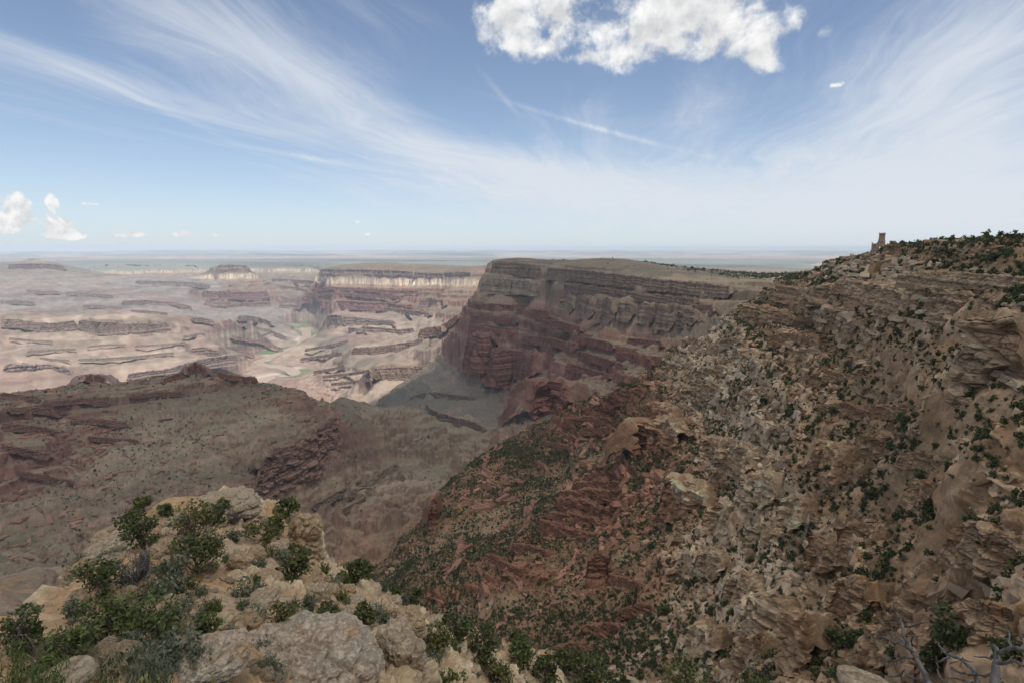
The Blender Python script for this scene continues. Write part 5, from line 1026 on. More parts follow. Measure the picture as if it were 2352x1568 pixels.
rock('rock', 'pale smooth rock in the bottom left corner', 125, 1562, 170, 48, 55, M_pale, .7, .05, .1, (0, -.1), .6, 'rock', 5, .6, .3, R=4.6)
rock('rock', 'pale smooth rock at the bottom edge below the silver snag', 1985, 1566, 120, 46, 58, M_pale, .7, .05, .1, (0, .1), .6, 'rock', 5, .6, .3, R=7.0)
rock('rock', 'squat tan rock with a dark crack at the foot of the long pale ledge', 883, 1526, 26, 20, 60, M_tan, .9, .1, 0, (0, 0), .3, 'rock', 4)
for k, (c, r, a, b) in enumerate([(720, 1330, 34, 20), (735, 1352, 38, 26), (770, 1346, 34, 24), (800, 1352, 36, 22), (822, 1378, 40, 26), (858, 1388, 34, 20), (888, 1400, 30, 18), (905, 1378, 34, 20), (985, 1452, 26, 18), (1010, 1470, 22, 16), (700, 1352, 26, 14), (805, 1400, 34, 20), (660, 1352, 24, 12), (540, 1300, 22, 12), (480, 1330, 26, 14)]):
    o = rock('rock', 'pale angular rock among the scrub on the right shoulder of the spur' if c > 690 else 'small pale rock lying on the orange soil in mid spur', c, r, a, b, 100 + k, M_pale if k % 3 else M_tan, .9, .15, k * 1.1, (0, .1 * (k % 3 - 1)), .35, 'rock', 4)
    o['group'] = 'rocks on the right shoulder of the spur' if c > 690 else 'small rocks in mid spur'
stones = [rock_mesh('stone', (1, .8, .6), 140 + k, 3, .1) for k in range(5)]
for q in stones: q.materials.append(M_tan if random.random() < .5 else M_pale)
rs = np.random.default_rng(11); cnt = 0
while cnt < 285:
    c, r = (rs.uniform(170, 1100), rs.uniform(1200, 1540)) if cnt < 215 else (rs.uniform(60, 850), rs.uniform(1480, 1567)); g = ground_at(c, r)
    R = math.hypot(g.x, g.y); 
    if R > 60 or R < 6.2: continue
    o = bpy.data.objects.new('stone', stones[cnt % 5]); COL.objects.link(o); sc = float(rs.lognormal(-1.15, .45)) * (1 if R > 12 else .45); o.location = g + Vector((0, 0, sc * .12)); o.scale = (sc, sc, sc); o.rotation_euler = (rs.uniform(-.3, .3), rs.uniform(-.3, .3), rs.uniform(0, 6.3))
    tag(o, 'loose angular stone lying on the orange soil of the spur', 'stone', 'loose stones on the spur'); cnt += 1
print('rocks', time.time() - T0)

# ------------------------------------------------------------------ trees of the spur: col, row of the base, height and width in photo pixels, foliage, density, label
TR = [(333, 1262, 88, 80, M_jun, 1.3, 'tall dark juniper standing in front of the tan slab on the left skyline'), (330, 1176, 32, 34, M_oli, .9, 'small olive bushy tree on the left skyline of the spur'), (380, 1187, 27, 27, M_jun, 1.2, 'small round juniper between the skyline bush and the summit outcrop'),
      (443, 1258, 92, 100, M_oli, .55, 'thin juniper with bare branches showing above the densest juniper'), (452, 1325, 92, 108, M_jun, 1.4, 'wide dense juniper in the middle of the spur'), (484, 1222, 52, 58, M_jun, 1.2, 'round juniper just below the summit outcrop on its left'), (515, 1184, 32, 32, M_jun2, 1.2, 'small bright juniper against the summit outcrop'),
      (664, 1190, 42, 46, M_jun, 1.1, 'juniper on the skyline beside the cliff block'), (618, 1246, 58, 104, M_oli, .8, 'low spreading juniper left of the cliff block'), (635, 1226, 36, 40, M_jun2, .9, 'bright small juniper behind the low spreading one'), (682, 1325, 66, 64, M_jun, 1.3, 'dark conical juniper below the tall tan cliff block'),
      (228, 1386, 98, 90, M_jun, 1.4, 'big dark juniper hanging on the left rim of the spur'), (262, 1482, 122, 130, M_jun2, 1.3, 'large bright green juniper in front on the left'), (352, 1480, 108, 110, M_jun2, 1.1, 'large juniper joined to the right side of the bright green one'), (478, 1478, 72, 46, M_jun2, 1.1, 'narrow upright juniper beside the cracked tan boulder'), (655, 1466, 84, 76, M_oli, 1.2, 'round soft green shrub tree above the lichen spotted boulder'),
      (752, 1440, 50, 50, M_jun, 1.2, 'dark round juniper left of the twisted dead trunk'), (836, 1446, 54, 48, M_jun, 1.3, 'dark round juniper right of the twisted dead trunk'), (45, 1500, 90, 120, M_jun, 1.1, 'dark spreading juniper on the left edge of the picture'), (165, 1530, 92, 100, M_jun2, .9, 'leafy juniper below the large bright green one at bottom left'),
      (815, 1334, 48, 50, M_jun, 1.1, 'juniper on the right rim of the spur near the cliff block'), (841, 1328, 30, 30, M_jun, 1.1, 'small juniper hiding behind the right rim of the spur'), (791, 1344, 30, 26, M_jun2, 1.3, 'small round bright juniper on the right rim'), (948, 1398, 40, 40, M_jun, .9, 'loose juniper with bare twigs on the right rim'), (912, 1372, 22, 20, M_jun2, 1, 'tiny bright juniper at the far right rim'),
      (1046, 1470, 62, 68, M_jun, 1.0, 'juniper with a dark leaning trunk beyond the flower stalk'), (1112, 1512, 88, 66, M_jun, 1.2, 'tall dark juniper on the lower right flank'), (1196, 1502, 54, 48, M_jun, 1.2, 'round juniper standing against the red slope on the lower right flank'), (1190, 1545, 66, 62, M_jun2, 1.2, 'bright juniper in front of the round one on the lower right flank'),
      (1030, 1578, 62, 76, M_jun2, 1.2, 'bushy bright juniper at the bottom edge right of the pale ledge'), (1150, 1580, 66, 66, M_oli, .8, 'grey olive open juniper at the bottom edge'), (1250, 1572, 62, 56, M_jun, 1.1, 'upright juniper at the bottom edge below the red slope'), (1345, 1580, 92, 104, M_jun, 1.3, 'wide dark juniper group at the bottom edge right of centre'), (1005, 1508, 62, 66, M_oli, .8, 'half bare juniper beside the long pale ledge'),
      (1040, 1512, 34, 34, M_jun, 1.0, 'small juniper right of the half bare one'), (988, 1562, 50, 44, M_jun, .9, 'sparse juniper rising behind the bottom of the pale ledge'), (1288, 1524, 30, 32, M_jun, 1.2, 'small round juniper on the crest of the lower right flank')]
for k, (c, r, hp, wp_, m_, dn, lb) in enumerate(TR):
    g = ground_at(c, r); R = g.length; h = px_size(g, hp) * 1.16; ww = px_size(g, wp_) * 1.12
    tree(lb, g, h, ww, 500 + k, m_, max(.035, R * .0034), dn, (rng.uniform(-.08, .08), 0), limbs_out=5 if dn < .85 else 1)
for k, (c, r, hp, wp_, m_, lb) in enumerate([(1567, 1650, 128, 130, M_oli, 'yellowish round juniper top at the bottom edge right of centre'), (1738, 1650, 118, 64, M_jun2, 'bright green tree top with bare silver twigs at the bottom edge')]):
    g = ground_at(c, r); tree(lb, g, px_size(g, hp), px_size(g, wp_), 560 + k, m_, .07, 1.0, (0, 0), limbs_out=6)
print('trees', time.time() - T0)
# ------------------------------------------------------------------ scrub of the spur
def plant(name, me, loc, label, cat, group=None, sc=1.0, rz=0.0):
    o = bpy.data.objects.new(name, me); COL.objects.link(o); o.location = loc; o.scale = (sc,) * 3; o.rotation_euler.z = rz; tag(o, label, cat, group); return o
rg = np.random.default_rng(21)
BIG = [(536, 1247, 36, 34, M_sage, 'silver grey round sagebrush right of the thin juniper'), (357, 1254, 26, 24, M_sage, 'grey sagebrush right of the tallest juniper'), (413, 1428, 66, 60, M_sage, 'large grey sagebrush below the thin layered slab'), (412, 1356, 36, 26, M_sage, 'low green sagebrush above the thin layered slab'), (395, 1318, 40, 22, M_sage, 'grey low sagebrush at the foot of the dense juniper'),
       (583, 1318, 24, 22, M_sage, 'small dark sagebrush on the orange soil'), (712, 1408, 34, 50, M_sage, 'tall blue grey sagebrush left of the dark round juniper'), (180, 1412, 60, 44, M_sage, 'grey sagebrush hanging on the left rim below the big dark juniper'), (268, 1368, 40, 26, M_sage, 'grey sagebrush under the dead shrub'), (560, 1402, 26, 24, M_sage, 'grey sagebrush beside the long sloping rock'), (495, 1410, 44, 36, M_mor, 'yellow green ephedra bush in mid spur'),
       (440, 1350, 50, 34, M_mor, 'olive brown ephedra bush below the dense juniper'), (590, 1348, 24, 20, M_mor, 'olive tuft on the orange soil in mid spur'), (628, 1352, 22, 18, M_mor, 'small olive tuft right of the long sloping rock'), (745, 1314, 34, 28, M_mor, 'olive bush beside the pale pointed rock'), (785, 1362, 40, 34, M_mor, 'olive spiky bush on the right shoulder'), (690, 1298, 40, 22, M_sage, 'grey green brush at the foot of the conical juniper'),
       (650, 1290, 46, 26, M_sage, 'pale green brush between the cliff block and the orange soil'), (640, 1318, 30, 22, M_sage, 'grey brush on the slope below the cliff block'), (683, 1366, 22, 24, M_sage, 'small pointed sagebrush right of the orange soil'), (775, 1440, 46, 24, M_sage, 'low grey brush under the twisted dead trunk'), (880, 1430, 40, 28, M_sage, 'grey bush behind the long pale ledge'), (895, 1482, 40, 26, M_mor, 'spiky yucca clump beside the fallen dead branch'),
       (860, 1512, 34, 44, M_sage, 'grey sagebrush between the lichen boulder and the pale ledge'), (1070, 1400, 24, 20, M_sage, 'small bush on the rim beyond the flower stalk'), (465, 1378, 40, 26, M_sage, 'grey tuft group above the ephedra bush'), (455, 1428, 28, 24, M_sage, 'grey tuft beside the large grey sagebrush')]
for k, (c, r, wp_, hp, m_, lb) in enumerate(BIG):
    g = ground_at(c, r); W_, H_ = px_size(g, wp_), px_size(g, hp); R = g.length
    me = shrub_mesh('bush', rg, H_, W_, max(.02, R * .0019), 900 if R < 20 else 520, 34, .8, m_ is M_mor); me.materials.append(m_); plant('bush', me, g, lb, 'bush')
protoS = []
for k in range(6):
    me = shrub_mesh('sagebrush', rg, .5, .75, .045, 380, 22, .8, k > 3); me.materials.append(M_sage if k < 4 else (M_mor if k == 4 else M_dry)); protoS.append(me)
cnt = 0
while cnt < 290:
    c, r = (rg.uniform(160, 1300), rg.uniform(1185, 1565)) if cnt < 235 else (rg.uniform(100, 620), rg.uniform(1470, 1566)); g = ground_at(c, r); R = math.hypot(g.x, g.y)
    if R > 62 or R < 6.5: continue
    k = int(rg.integers(0, 6)); sc = float(rg.lognormal(-.55, .35)) * (.6 if R < 12 else 1.0 if R < 40 else 1.5)
    plant('sagebrush' if k < 4 else 'grass_tuft', protoS[k], g, 'small grey green sagebrush scattered on the spur' if k < 4 else ('thin green tuft scattered on the spur' if k == 4 else 'dry straw coloured grass tuft scattered on the spur'), 'shrub' if k < 4 else 'grass tuft', 'sagebrush scattered on the spur' if k < 4 else ('green tufts scattered on the spur' if k == 4 else 'dry tufts scattered on the spur'), sc, float(rg.uniform(0, 6.3))); cnt += 1
# close plants along the bottom edge
for k, (c, r, R, w_, h_, m_, leaf, n_l, thin, lb) in enumerate([(20, 1650, 4.6, .95, .72, M_mor, .02, 6500, True, 'dense green ephedra close to the camera in the bottom left corner'), (120, 1650, 5.2, .8, .55, M_mor, .02, 4500, True, 'feathery green shrub right of the corner ephedra'), (235, 1600, 5.6, .7, .5, M_dry, .014, 900, True, 'dry straw grass clump in front of the leafy juniper'),
        (545, 1610, 5.6, .8, .44, M_yel, .028, 1300, False, 'yellow green leafy sprigs at the bottom edge in front of the boulder'), (420, 1610, 5.6, .8, .40, M_yel, .028, 1200, False, 'yellow green leafy sprigs left of the boulder at the bottom edge'), (350, 1600, 6.0, .5, .70, M_sage, .016, 700, True, 'tall pale grass like stalks left of the white lichened rock'), (620, 1620, 5.8, .6, .35, M_sage, .018, 700, True, 'pale thin grass in front of the big boulder'), (310, 1600, 5.4, .6, .55, M_yel, .026, 700, False, 'thin leafy stems rising before the large juniper')]):
    g = at(c, r, R=R); g.z = min(g.z, ground_z(g.x, g.y) + .06) if abs(ground_z(g.x, g.y) - g.z) < 1.2 else ground_z(g.x, g.y)
    me = shrub_mesh('bush', rg, h_, w_, leaf, n_l, 60 if thin else 34, .9, thin); me.materials.append(m_); plant('leafy_bush', me, g, lb, 'bush')
# flower stalk
g = ground_at(998, 1424); mb = MB(); hs = px_size(g, 36)
tube(mb, [(0, 0, 0), (.01, 0, hs * .5), (0, 0, hs)], .03, .015, 6); cards(mb, np.array([(0, 0, hs * f) for f in np.linspace(.45, 1, 60)]) + rg.normal(size=(60, 3)) * .035, .07, rg)
me = mb.mesh('flower_stalk'); me.materials.append(M_yel); plant('flower_stalk', me, g, 'tall thin yellow green flower stalk above the small pale block', 'plant')

# ------------------------------------------------------------------ dead wood
THIN = .40
def snag(name, label, paths, mat, r0, rootdrop=0.0):
    mb = MB(); rgs = np.random.default_rng(len(paths) * 7)
    for (pts, a, b) in paths:
        P = [np.array(p) for p in pts]; Q_ = []
        for p, q in zip(P[:-1], P[1:]):
            Q_ += list(wig(p, q, 4, .05, rgs)[:-1])
        tube(mb, Q_ + [P[-1]], a * THIN, b * THIN, 6)
    me = mb.mesh(name, True); o = link(name, me, mat); tag(o, label, 'dead tree'); return o
def zp(pts, R0, R1=None, jit=0):
    """photo detail coordinates of the bottom right corner, at distances from R0 to R1"""
    out = []; R1 = R0 if R1 is None else R1; n = len(pts)
    for i, (x, y) in enumerate(pts):
        p = at(1723 + x * .2677, 1321 + y * .2677, R=R0 + (R1 - R0) * (i / max(1, n - 1))); out.append(tuple(p))
    return out
u_ = .0074
ga1 = at(2150, 1600, R=8.2); ga1 = (ga1.x, ga1.y, ground_z(ga1.x, ga1.y) - .2)
snag('dead_tree', 'silver dead tree with leaning trunk and curling branches, leftmost of three snags at bottom right', [
    ([ga1] + zp([(1580, 1010), (1540, 925), (1470, 800), (1420, 690), (1350, 590), (1310, 490), (1300, 400), (1290, 365), (1245, 310)], 8.2, 9.2), .115, .02),
    (zp([(1300, 412), (1240, 410), (1180, 405), (1100, 375)], 9.1, 9.4), .035, .012), (zp([(1190, 402), (1200, 350)], 9.3), .022, .008), (zp([(1310, 430), (1370, 440), (1440, 415), (1530, 405)], 9.1, 8.6), .04, .014), (zp([(1520, 410), (1535, 395)], 8.6), .02, .01),
    (zp([(1350, 590), (1290, 545), (1230, 500), (1215, 440)], 8.9, 9.3), .04, .01), (zp([(1390, 640), (1300, 590), (1200, 550), (1110, 520), (1080, 495)], 8.8, 9.3), .05, .012), (zp([(1180, 540), (1110, 480), (1075, 415)], 9.2), .025, .008), (zp([(1110, 500), (1075, 500)], 9.2), .02, .008),
    (zp([(1385, 620), (1390, 530), (1440, 515), (1490, 510)], 8.8, 8.4), .035, .01), (zp([(1330, 515), (1420, 508)], 8.8), .025, .01), (zp([(1405, 715), (1330, 695), (1260, 725), (1180, 740), (1110, 728)], 8.7, 9.1), .045, .012), (zp([(1262, 722), (1255, 765), (1280, 795)], 9.0), .025, .008), (zp([(1440, 640), (1465, 650)], 8.7), .03, .012),
    (zp([(1510, 915), (1400, 880), (1340, 850), (1330, 810), (1270, 860), (1180, 870)], 8.4, 8.8), .06, .014), (zp([(1290, 840), (1300, 900), (1320, 915)], 8.7), .025, .01), (zp([(1380, 640), (1450, 700), (1460, 720)], 8.6), .035, .015)], M_dead, .1)
gb1 = at(2245, 1600, R=8.0); gb1 = (gb1.x, gb1.y, ground_z(gb1.x, gb1.y) - .2)
snag('dead_tree', 'silver forked dead limb arching left between the two other snags at bottom right', [
    ([gb1] + zp([(1955, 1000), (1950, 925), (1945, 850), (1880, 780), (1830, 720), (1740, 695), (1680, 670), (1620, 600), (1605, 570)], 8.0, 8.8), .09, .018), (zp([(1710, 700), (1600, 740), (1595, 690)], 8.5), .04, .014), (zp([(1830, 715), (1870, 735), (1915, 740)], 8.3), .03, .012), (zp([(1825, 720), (1820, 690)], 8.3), .03, .012), (zp([(1670, 930), (1620, 850), (1595, 740)], 8.3, 8.6), .04, .02),
    (zp([(1945, 930), (1870, 915), (1780, 885), (1700, 872)], 8.0, 8.5), .05, .014), (zp([(1945, 850), (1800, 832), (1715, 800)], 8.1, 8.5), .05, .014), (zp([(1870, 845), (1875, 865)], 8.2), .02, .01)], M_dead, .1)
gc1 = at(2290, 1600, R=7.2); gc1 = (gc1.x, gc1.y, ground_z(gc1.x, gc1.y) - .2)
snag('dead_tree', 'thick grey snag cut by the right edge at the bottom right corner', [
    ([gc1] + zp([(2100, 1010), (2100, 925), (2108, 800), (2115, 700), (2125, 650), (2090, 600), (2030, 605)], 7.2, 7.6), .15, .02), (zp([(2125, 660), (2230, 620), (2300, 622), (2360, 640)], 7.4, 7.1), .06, .03), (zp([(2240, 612), (2215, 560), (2225, 500), (2190, 430)], 7.3, 7.6), .035, .01), (zp([(2215, 545), (2140, 540)], 7.4), .02, .008),
    (zp([(2108, 745), (2250, 725), (2360, 775)], 7.3, 7.0), .05, .03), (zp([(2112, 690), (2040, 705), (1920, 692)], 7.4, 7.8), .045, .012), (zp([(2095, 850), (1980, 850), (1890, 842)], 7.3, 7.8), .05, .014), (zp([(2118, 670), (2100, 620), (2060, 600)], 7.5), .025, .008)], M_dead, .1)
def gp(c, r, up=0, R=None):
    g = ground_at(c, r); return (g.x, g.y, g.z + up)
def twist(pts, a, b): return ([gp(c, r, u) for c, r, u in pts], a, b)
snag('dead_wood', 'dark twisted dead trunk leaning between two round junipers on the spur', [([tuple(at(c, r, R=R)) for c, r, R in ((808, 1456, 15.6), (806, 1442, 15.6), (790, 1418, 16), (776, 1400, 16.4), (770, 1385, 16.6), (758, 1374, 16.8))], .15, .04), ([tuple(at(c, r, R=R)) for c, r, R in ((797, 1428, 15.9), (818, 1416, 15.8), (828, 1408, 15.6))], .06, .02), ([tuple(at(c, r, R=R)) for c, r, R in ((772, 1392, 16.5), (782, 1378, 16.6))], .05, .015)], M_dark, .1)
snag('dead_wood', 'fallen grey dead branch lying beside the long pale ledge', [twist([(822, 1452, .1), (850, 1460, .12), (880, 1462, .12), (905, 1446, .2)], .09, .03), twist([(850, 1460, .1), (872, 1448, .3), (890, 1440, .5)], .05, .015), twist([(880, 1462, .15), (900, 1470, .3)], .04, .01), twist([(868, 1462, .1), (862, 1475, .1)], .05, .02)], M_dead, .1)
snag('dead_wood', 'short dark dead branch on the orange soil in mid spur', [twist([(535, 1362, .1), (560, 1368, .15), (590, 1366, .2)], .06, .02), twist([(505, 1335, .1), (530, 1350, .2), (540, 1358, .1)], .05, .02)], M_dark, .1)
def dead_shrub(label, c, r, wp_, hp, seed, mat, n=30):
    g = ground_at(c, r); W_, H_ = px_size(g, wp_), px_size(g, hp); rgd = np.random.default_rng(seed); mb = MB()
    for k in range(n):
        th = rgd.uniform(0, 6.28); e = np.array((math.cos(th) * W_ * .5 * rgd.uniform(.3, 1), math.sin(th) * W_ * .5, H_ * rgd.uniform(.35, 1.05))); p = wig((0, 0, -.05), e, 6, .09, rgd); tube(mb, p, .035, .008, 4)
        for q in range(4): tube(mb, wig(p[rgd.integers(2, 5)], e + rgd.normal(size=3) * W_ * .13, 4, .1, rgd), .014, .004, 4)
    me = mb.mesh('dead_shrub'); me.materials.append(mat); plant('dead_shrub', me, g, label, 'dead shrub')
dead_shrub('big grey leafless shrub between the left rim juniper and the dense juniper', 312, 1352, 78, 84, 1, M_dead, 40)
dead_shrub('dark leafless shrub beside the summit outcrop', 540, 1204, 42, 36, 2, M_dark, 24)
dead_shrub('dark leafless shrub on the far right rim of the spur', 928, 1394, 30, 34, 3, M_dark, 18)
print('scrub', time.time() - T0)

# ------------------------------------------------------------------ watchtower on the rim
mt, nt_, bt = mat_new('tower_masonry'); pos = nt_.node('ShaderNodeTexCoord').outputs['Object']
br = nt_.node('ShaderNodeTexVoronoi'); mp = nt_.node('ShaderNodeMapping'); nt_.l.new(pos, mp.inputs[0]); mp.inputs['Scale'].default_value = (1, 1, 2); nt_.l.new(mp.outputs[0], br.inputs['Vector']); br.inputs['Scale'].default_value = 1.4
nt_.l.new(nt_.mix(br.outputs['Color'], (.20, .145, .10, 1), (.36, .27, .19, 1)), bt.inputs['Base Color'])
mdk, _, bdk = mat_new('dark_glass'); bdk.inputs['Base Color'].default_value = (.02, .02, .022, 1); bdk.inputs['Roughness'].default_value = .2
TRd = 935.0; tb0 = at(2024.5, 559, R=TRd); hpx_ = px_size(tb0, 1); tw = empty('watchtower', tb0); tw.rotation_euler.z = -math.atan2(tb0.x, tb0.y); tag(tw, 'round tapering stone watchtower with small dark windows on the skyline', 'tower')
hpx_ *= math.cos(math.atan2(tb0.x, tb0.y)) ** .0
def lathe(mb, prof, k=28, jag=0):
    n = len(prof); th = np.linspace(0, 2 * np.pi, k, endpoint=False); V = np.array([[(r * math.cos(t), r * math.sin(t), z_) for t in th] for r, z_ in prof]).reshape(-1, 3)
    i = np.arange(n - 1)[:, None] * k; j = np.arange(k)[None]; mb.add(V, np.stack([i + j, i + (j + 1) % k, i + k + (j + 1) % k, i + k + j], -1).reshape(-1, 4))
HT = hpx_ * 23.0; RB, RT = hpx_ * 7.4, hpx_ * 6.0
mb = MB(); lathe(mb, [(RB * 1.12, -HT * .35), (RB, HT * .12), (RT * 1.06, HT * .4), (RT, HT * .86), (RT * 1.05, HT * .87), (RT * 1.05, HT * .96), (RT * .9, HT * .96), (RT * .9, HT * .9), (.01, HT * .9)])
link('wall', mb.mesh('wall'), mt, tw)
mb = MB(); lathe(mb, [(RB * .99, HT * .22), (RB * 1.04, HT * .225), (RB * 1.04, HT * .24), (RB * .96, HT * .245)]); link('string_course', mb.mesh('string_course'), mat_stone('pale_band', (.45, .38, .3)), tw)
def boxm(mb, c, s_):
    V = np.array([(x, y, z_) for x in (-.5, .5) for y in (-.5, .5) for z_ in (-.5, .5)]) * np.array(s_) + np.array(c); mb.add(V, [(0, 1, 3, 2), (4, 6, 7, 5), (0, 4, 5, 1), (2, 3, 7, 6), (0, 2, 6, 4), (1, 5, 7, 3)])
for a_, zf, w_, h_ in [(-.75, .80, .9, 1.3), (-.25, .80, .9, 1.3), (.3, .80, .9, 1.3), (.8, .80, .9, 1.3), (-.55, .55, .6, .9), (.2, .56, .6, .9), (.1, .16, 1.2, .9)]:
    mb = MB(); rr_ = (RT if zf > .3 else RB * 1.02) * 1.0; boxm(mb, (0, 0, 0), (w_, .5, h_)); f = link('window', mb.mesh('window'), mdk, tw); f.location = (math.sin(a_) * rr_, -math.cos(a_) * rr_, HT * zf); f.rotation_euler.z = a_
for k in range(9):
    mb = MB(); boxm(mb, (0, 0, 0), (1.6, .7, .5 + .5 * (k % 3))); f = link('merlon', mb.mesh('merlon'), mt, tw); a_ = k * 2 * math.pi / 9; f.location = (math.cos(a_) * RT, math.sin(a_) * RT, HT * .96 + .2); f.rotation_euler.z = a_ + math.pi / 2
rb = empty('ruin_building', at(2009, 566, R=TRd)); rb.rotation_euler.z = tw.rotation_euler.z; tag(rb, 'low ruined stone building with a pointed left wall beside the watchtower', 'building')
def rwall(name, poly, d, mat):
    V = [(x * hpx_, y_, z_ * hpx_) for y_ in (-d / 2, d / 2) for x, z_ in poly]; n = len(poly); import bmesh
    bm = bmesh.new(); vs = [bm.verts.new(v) for v in V]; bm.faces.new(vs[:n][::-1]); bm.faces.new(vs[n:])
    for i in range(n): bm.faces.new((vs[i], vs[(i + 1) % n], vs[n + (i + 1) % n], vs[n + i]))
    bmesh.ops.recalc_face_normals(bm, faces=bm.faces[:]); me = bpy.data.meshes.new(name); bm.to_mesh(me); bm.free(); return link(name, me, mat, rb)
rwall('wall', [(-6.2, -14), (9, -14), (9, 12), (5, 9.5), (2.5, 6.2), (-3.5, 6.2), (-4.6, 7.2), (-5.6, 9.2), (-6.2, 9.0)], 8, mt)
mb = MB(); boxm(mb, (-1.2 * hpx_, -4.05, 1.2 * hpx_), (1.3, .2, 1.0)); link('window', mb.mesh('window'), mdk, rb)

# ------------------------------------------------------------------ shrubs and trees of the slopes
rv_ = np.random.default_rng(5)
dth = np.gradient(aa)[None] * np.ones_like(RR); dR = np.gradient(RR, axis=0); AREA = RR * dth * dR
cl1 = pn(GX / 45, GY / 45, 401); cl2 = pn(GX / 160, GY / 160, 402)
dens = np.zeros_like(Z)
m_ = (REG == HILL); dens[m_] = (1 / 3.6 * (np.clip(.8 + .8 * cl1 + .7 * cl2, .2, 2.2)))[m_]
gul = ss(.1, .45, pn(GX / 120, GY / 120, 403)) * m_ * (aa[None] > .45) * (RR < 600); dens += gul * .07
dens[REG == RIDGE] = (1 / 110.0 * np.clip(.7 + 1.2 * cl2, .1, 2))[REG == RIDGE]
dens[REG == VALLEY] = (1 / 240.0 * np.clip(.5 + 1.2 * cl2, .03, 2))[REG == VALLEY]
dens[REG == WALL] = (1 / 700.0 * np.clip(.6 + 1.5 * cl2, .05, 2))[REG == WALL]
pt_ = (REG == PLAT) & (RR < 5600); dens[pt_] = (1 / 170.0 * np.clip(.7 + 2 * pn(GX / 400, GY / 400, 404), .03, 2.5))[pt_]
rimtop = (REG == HILL) & (Z > -22) & (RR > 320) & (RR < 1300); dens[rimtop] *= .55
gB = blur(Z[:nq].astype(float), 5); nzs = NZc.copy(); nzs[:nq] = 1 / np.sqrt(1 + (np.gradient(gB, axis=0) / np.gradient(RR[:nq], axis=0)) ** 2 + (np.gradient(gB, axis=1) / (RR[:nq] * np.gradient(aa)[None])) ** 2)
dens *= ss(.16, .42, nzs) * (RR < 5600) * (RR > 75)
VIS2 = VIS.copy(); VIS2[nq:] = VIS[nq:]
pr = np.clip(dens * AREA, 0, .9) * VIS2 * (np.abs(aa[None]) < R_(47))
hit = rv_.random(pr.shape) < pr
bi, bj = np.where(hit); nb = len(bi)
bx_, by_, bz_, bR = GX[bi, bj], GY[bi, bj], Z[bi, bj], RR[bi, bj]
bs = rv_.lognormal(.58, .42, nb) * np.where(bR > 1500, 1.25, 1.0) * np.where(REG[bi, bj] == PLAT, 1.7, 1.0) * np.where((bz_ > -14) & (bR > 320) & (bR < 1300), 1.25, 1.0)
tall = rv_.uniform(.75, 1.35, nb); gry = rv_.random(nb) < np.where(bR < 1000, .5, .2); bs = np.where(gry, bs * .62, bs); tall = np.where(gry, tall * .7, tall)
print('shrubs on slopes', nb)
order = np.argsort(-(bs / bR) * (~gry)); big_i = order[:290]; rest = order[290:]
def clump(rgc, n, leaf):
    mb = MB(); lob = [((rgc.uniform(-.26, .26), rgc.uniform(-.26, .26), rgc.uniform(.2, .7)), (rgc.uniform(.22, .32),) * 3) for _ in range(7)]
    tube(mb, [(0, 0, -.15), (0, 0, .3), (.03, 0, .62)], .05, .02, 4)
    P = crown_points(rgc, lob, n // 7, .2); cards(mb, P, leaf, rgc, .2, 1.5); return np.concatenate(mb.V), np.concatenate(mb.F)
rgc = np.random.default_rng(31)
protos = []
for k in range(6):
    mb = MB(); V, F = clump(rgc, 420, .085); protos.append(np_mesh('slope_tree', V, F)); protos[-1].materials.append(M_far)
rim_z = -22
for q, i in enumerate(big_i):
    up = bz_[i] > rim_z and bR[i] > 320
    o = bpy.data.objects.new('slope_tree', protos[q % 6]); COL.objects.link(o); o.location = (bx_[i], by_[i], bz_[i]); o.scale = (bs[i] * 1.25, bs[i] * 1.25, bs[i] * 1.25 * tall[i]); o.rotation_euler.z = rv_.uniform(0, 6.3)
    tag(o, 'dark green juniper growing along the rim top near the watchtower' if up else 'dark green juniper dotting the rocky slope below the rim', 'tree', 'junipers along the rim top' if up else 'junipers on the rocky slope')
def mass(name, ids, npr, leaf, mat):
    """the countless rest, one mesh"""
    if not len(ids): return
    pv = [clump(rgc, npr, leaf) for _ in range(8)]; Vs, Fs, off = [], [], 0
    kk = rv_.integers(0, 8, len(ids)); ro = rv_.uniform(0, 6.3, len(ids))
    for k in range(8):
        s_ = ids[kk == k]
        if not len(s_): continue
        V, F = pv[k]; c_, s2 = np.cos(ro[kk == k])[:, None], np.sin(ro[kk == k])[:, None]
        X = (V[None, :, 0] * c_ - V[None, :, 1] * s2) * bs[s_][:, None] + bx_[s_][:, None]; Y = (V[None, :, 0] * s2 + V[None, :, 1] * c_) * bs[s_][:, None] + by_[s_][:, None]
        Zq = V[None, :, 2] * (bs[s_] * tall[s_])[:, None] + bz_[s_][:, None]
        Vs.append(np.stack([X, Y, Zq], -1).reshape(-1, 3)); m2 = len(s_); Fs.append((F[None] + (np.arange(m2) * len(V))[:, None, None]).reshape(-1, 4) + off); off += m2 * len(V)
    tag(link(name, np_mesh(name, np.concatenate(Vs), np.concatenate(Fs)), mat), kind='stuff')
rb_ = bR[rest]; gg = gry[rest]
mass('slope_shrubs', rest[(rb_ < 450) & ~gg], 112, .16, M_far); mass('slope_brush', rest[(rb_ < 450) & gg], 90, .16, M_far2)
mass('slope_shrubs', rest[(rb_ >= 450) & (rb_ < 1400) & ~gg], 28, .34, M_far); mass('slope_brush', rest[(rb_ >= 450) & (rb_ < 1400) & gg], 21, .36, M_far2)
mass('distant_shrubs', rest[rb_ >= 1400], 14, .5, M_far)
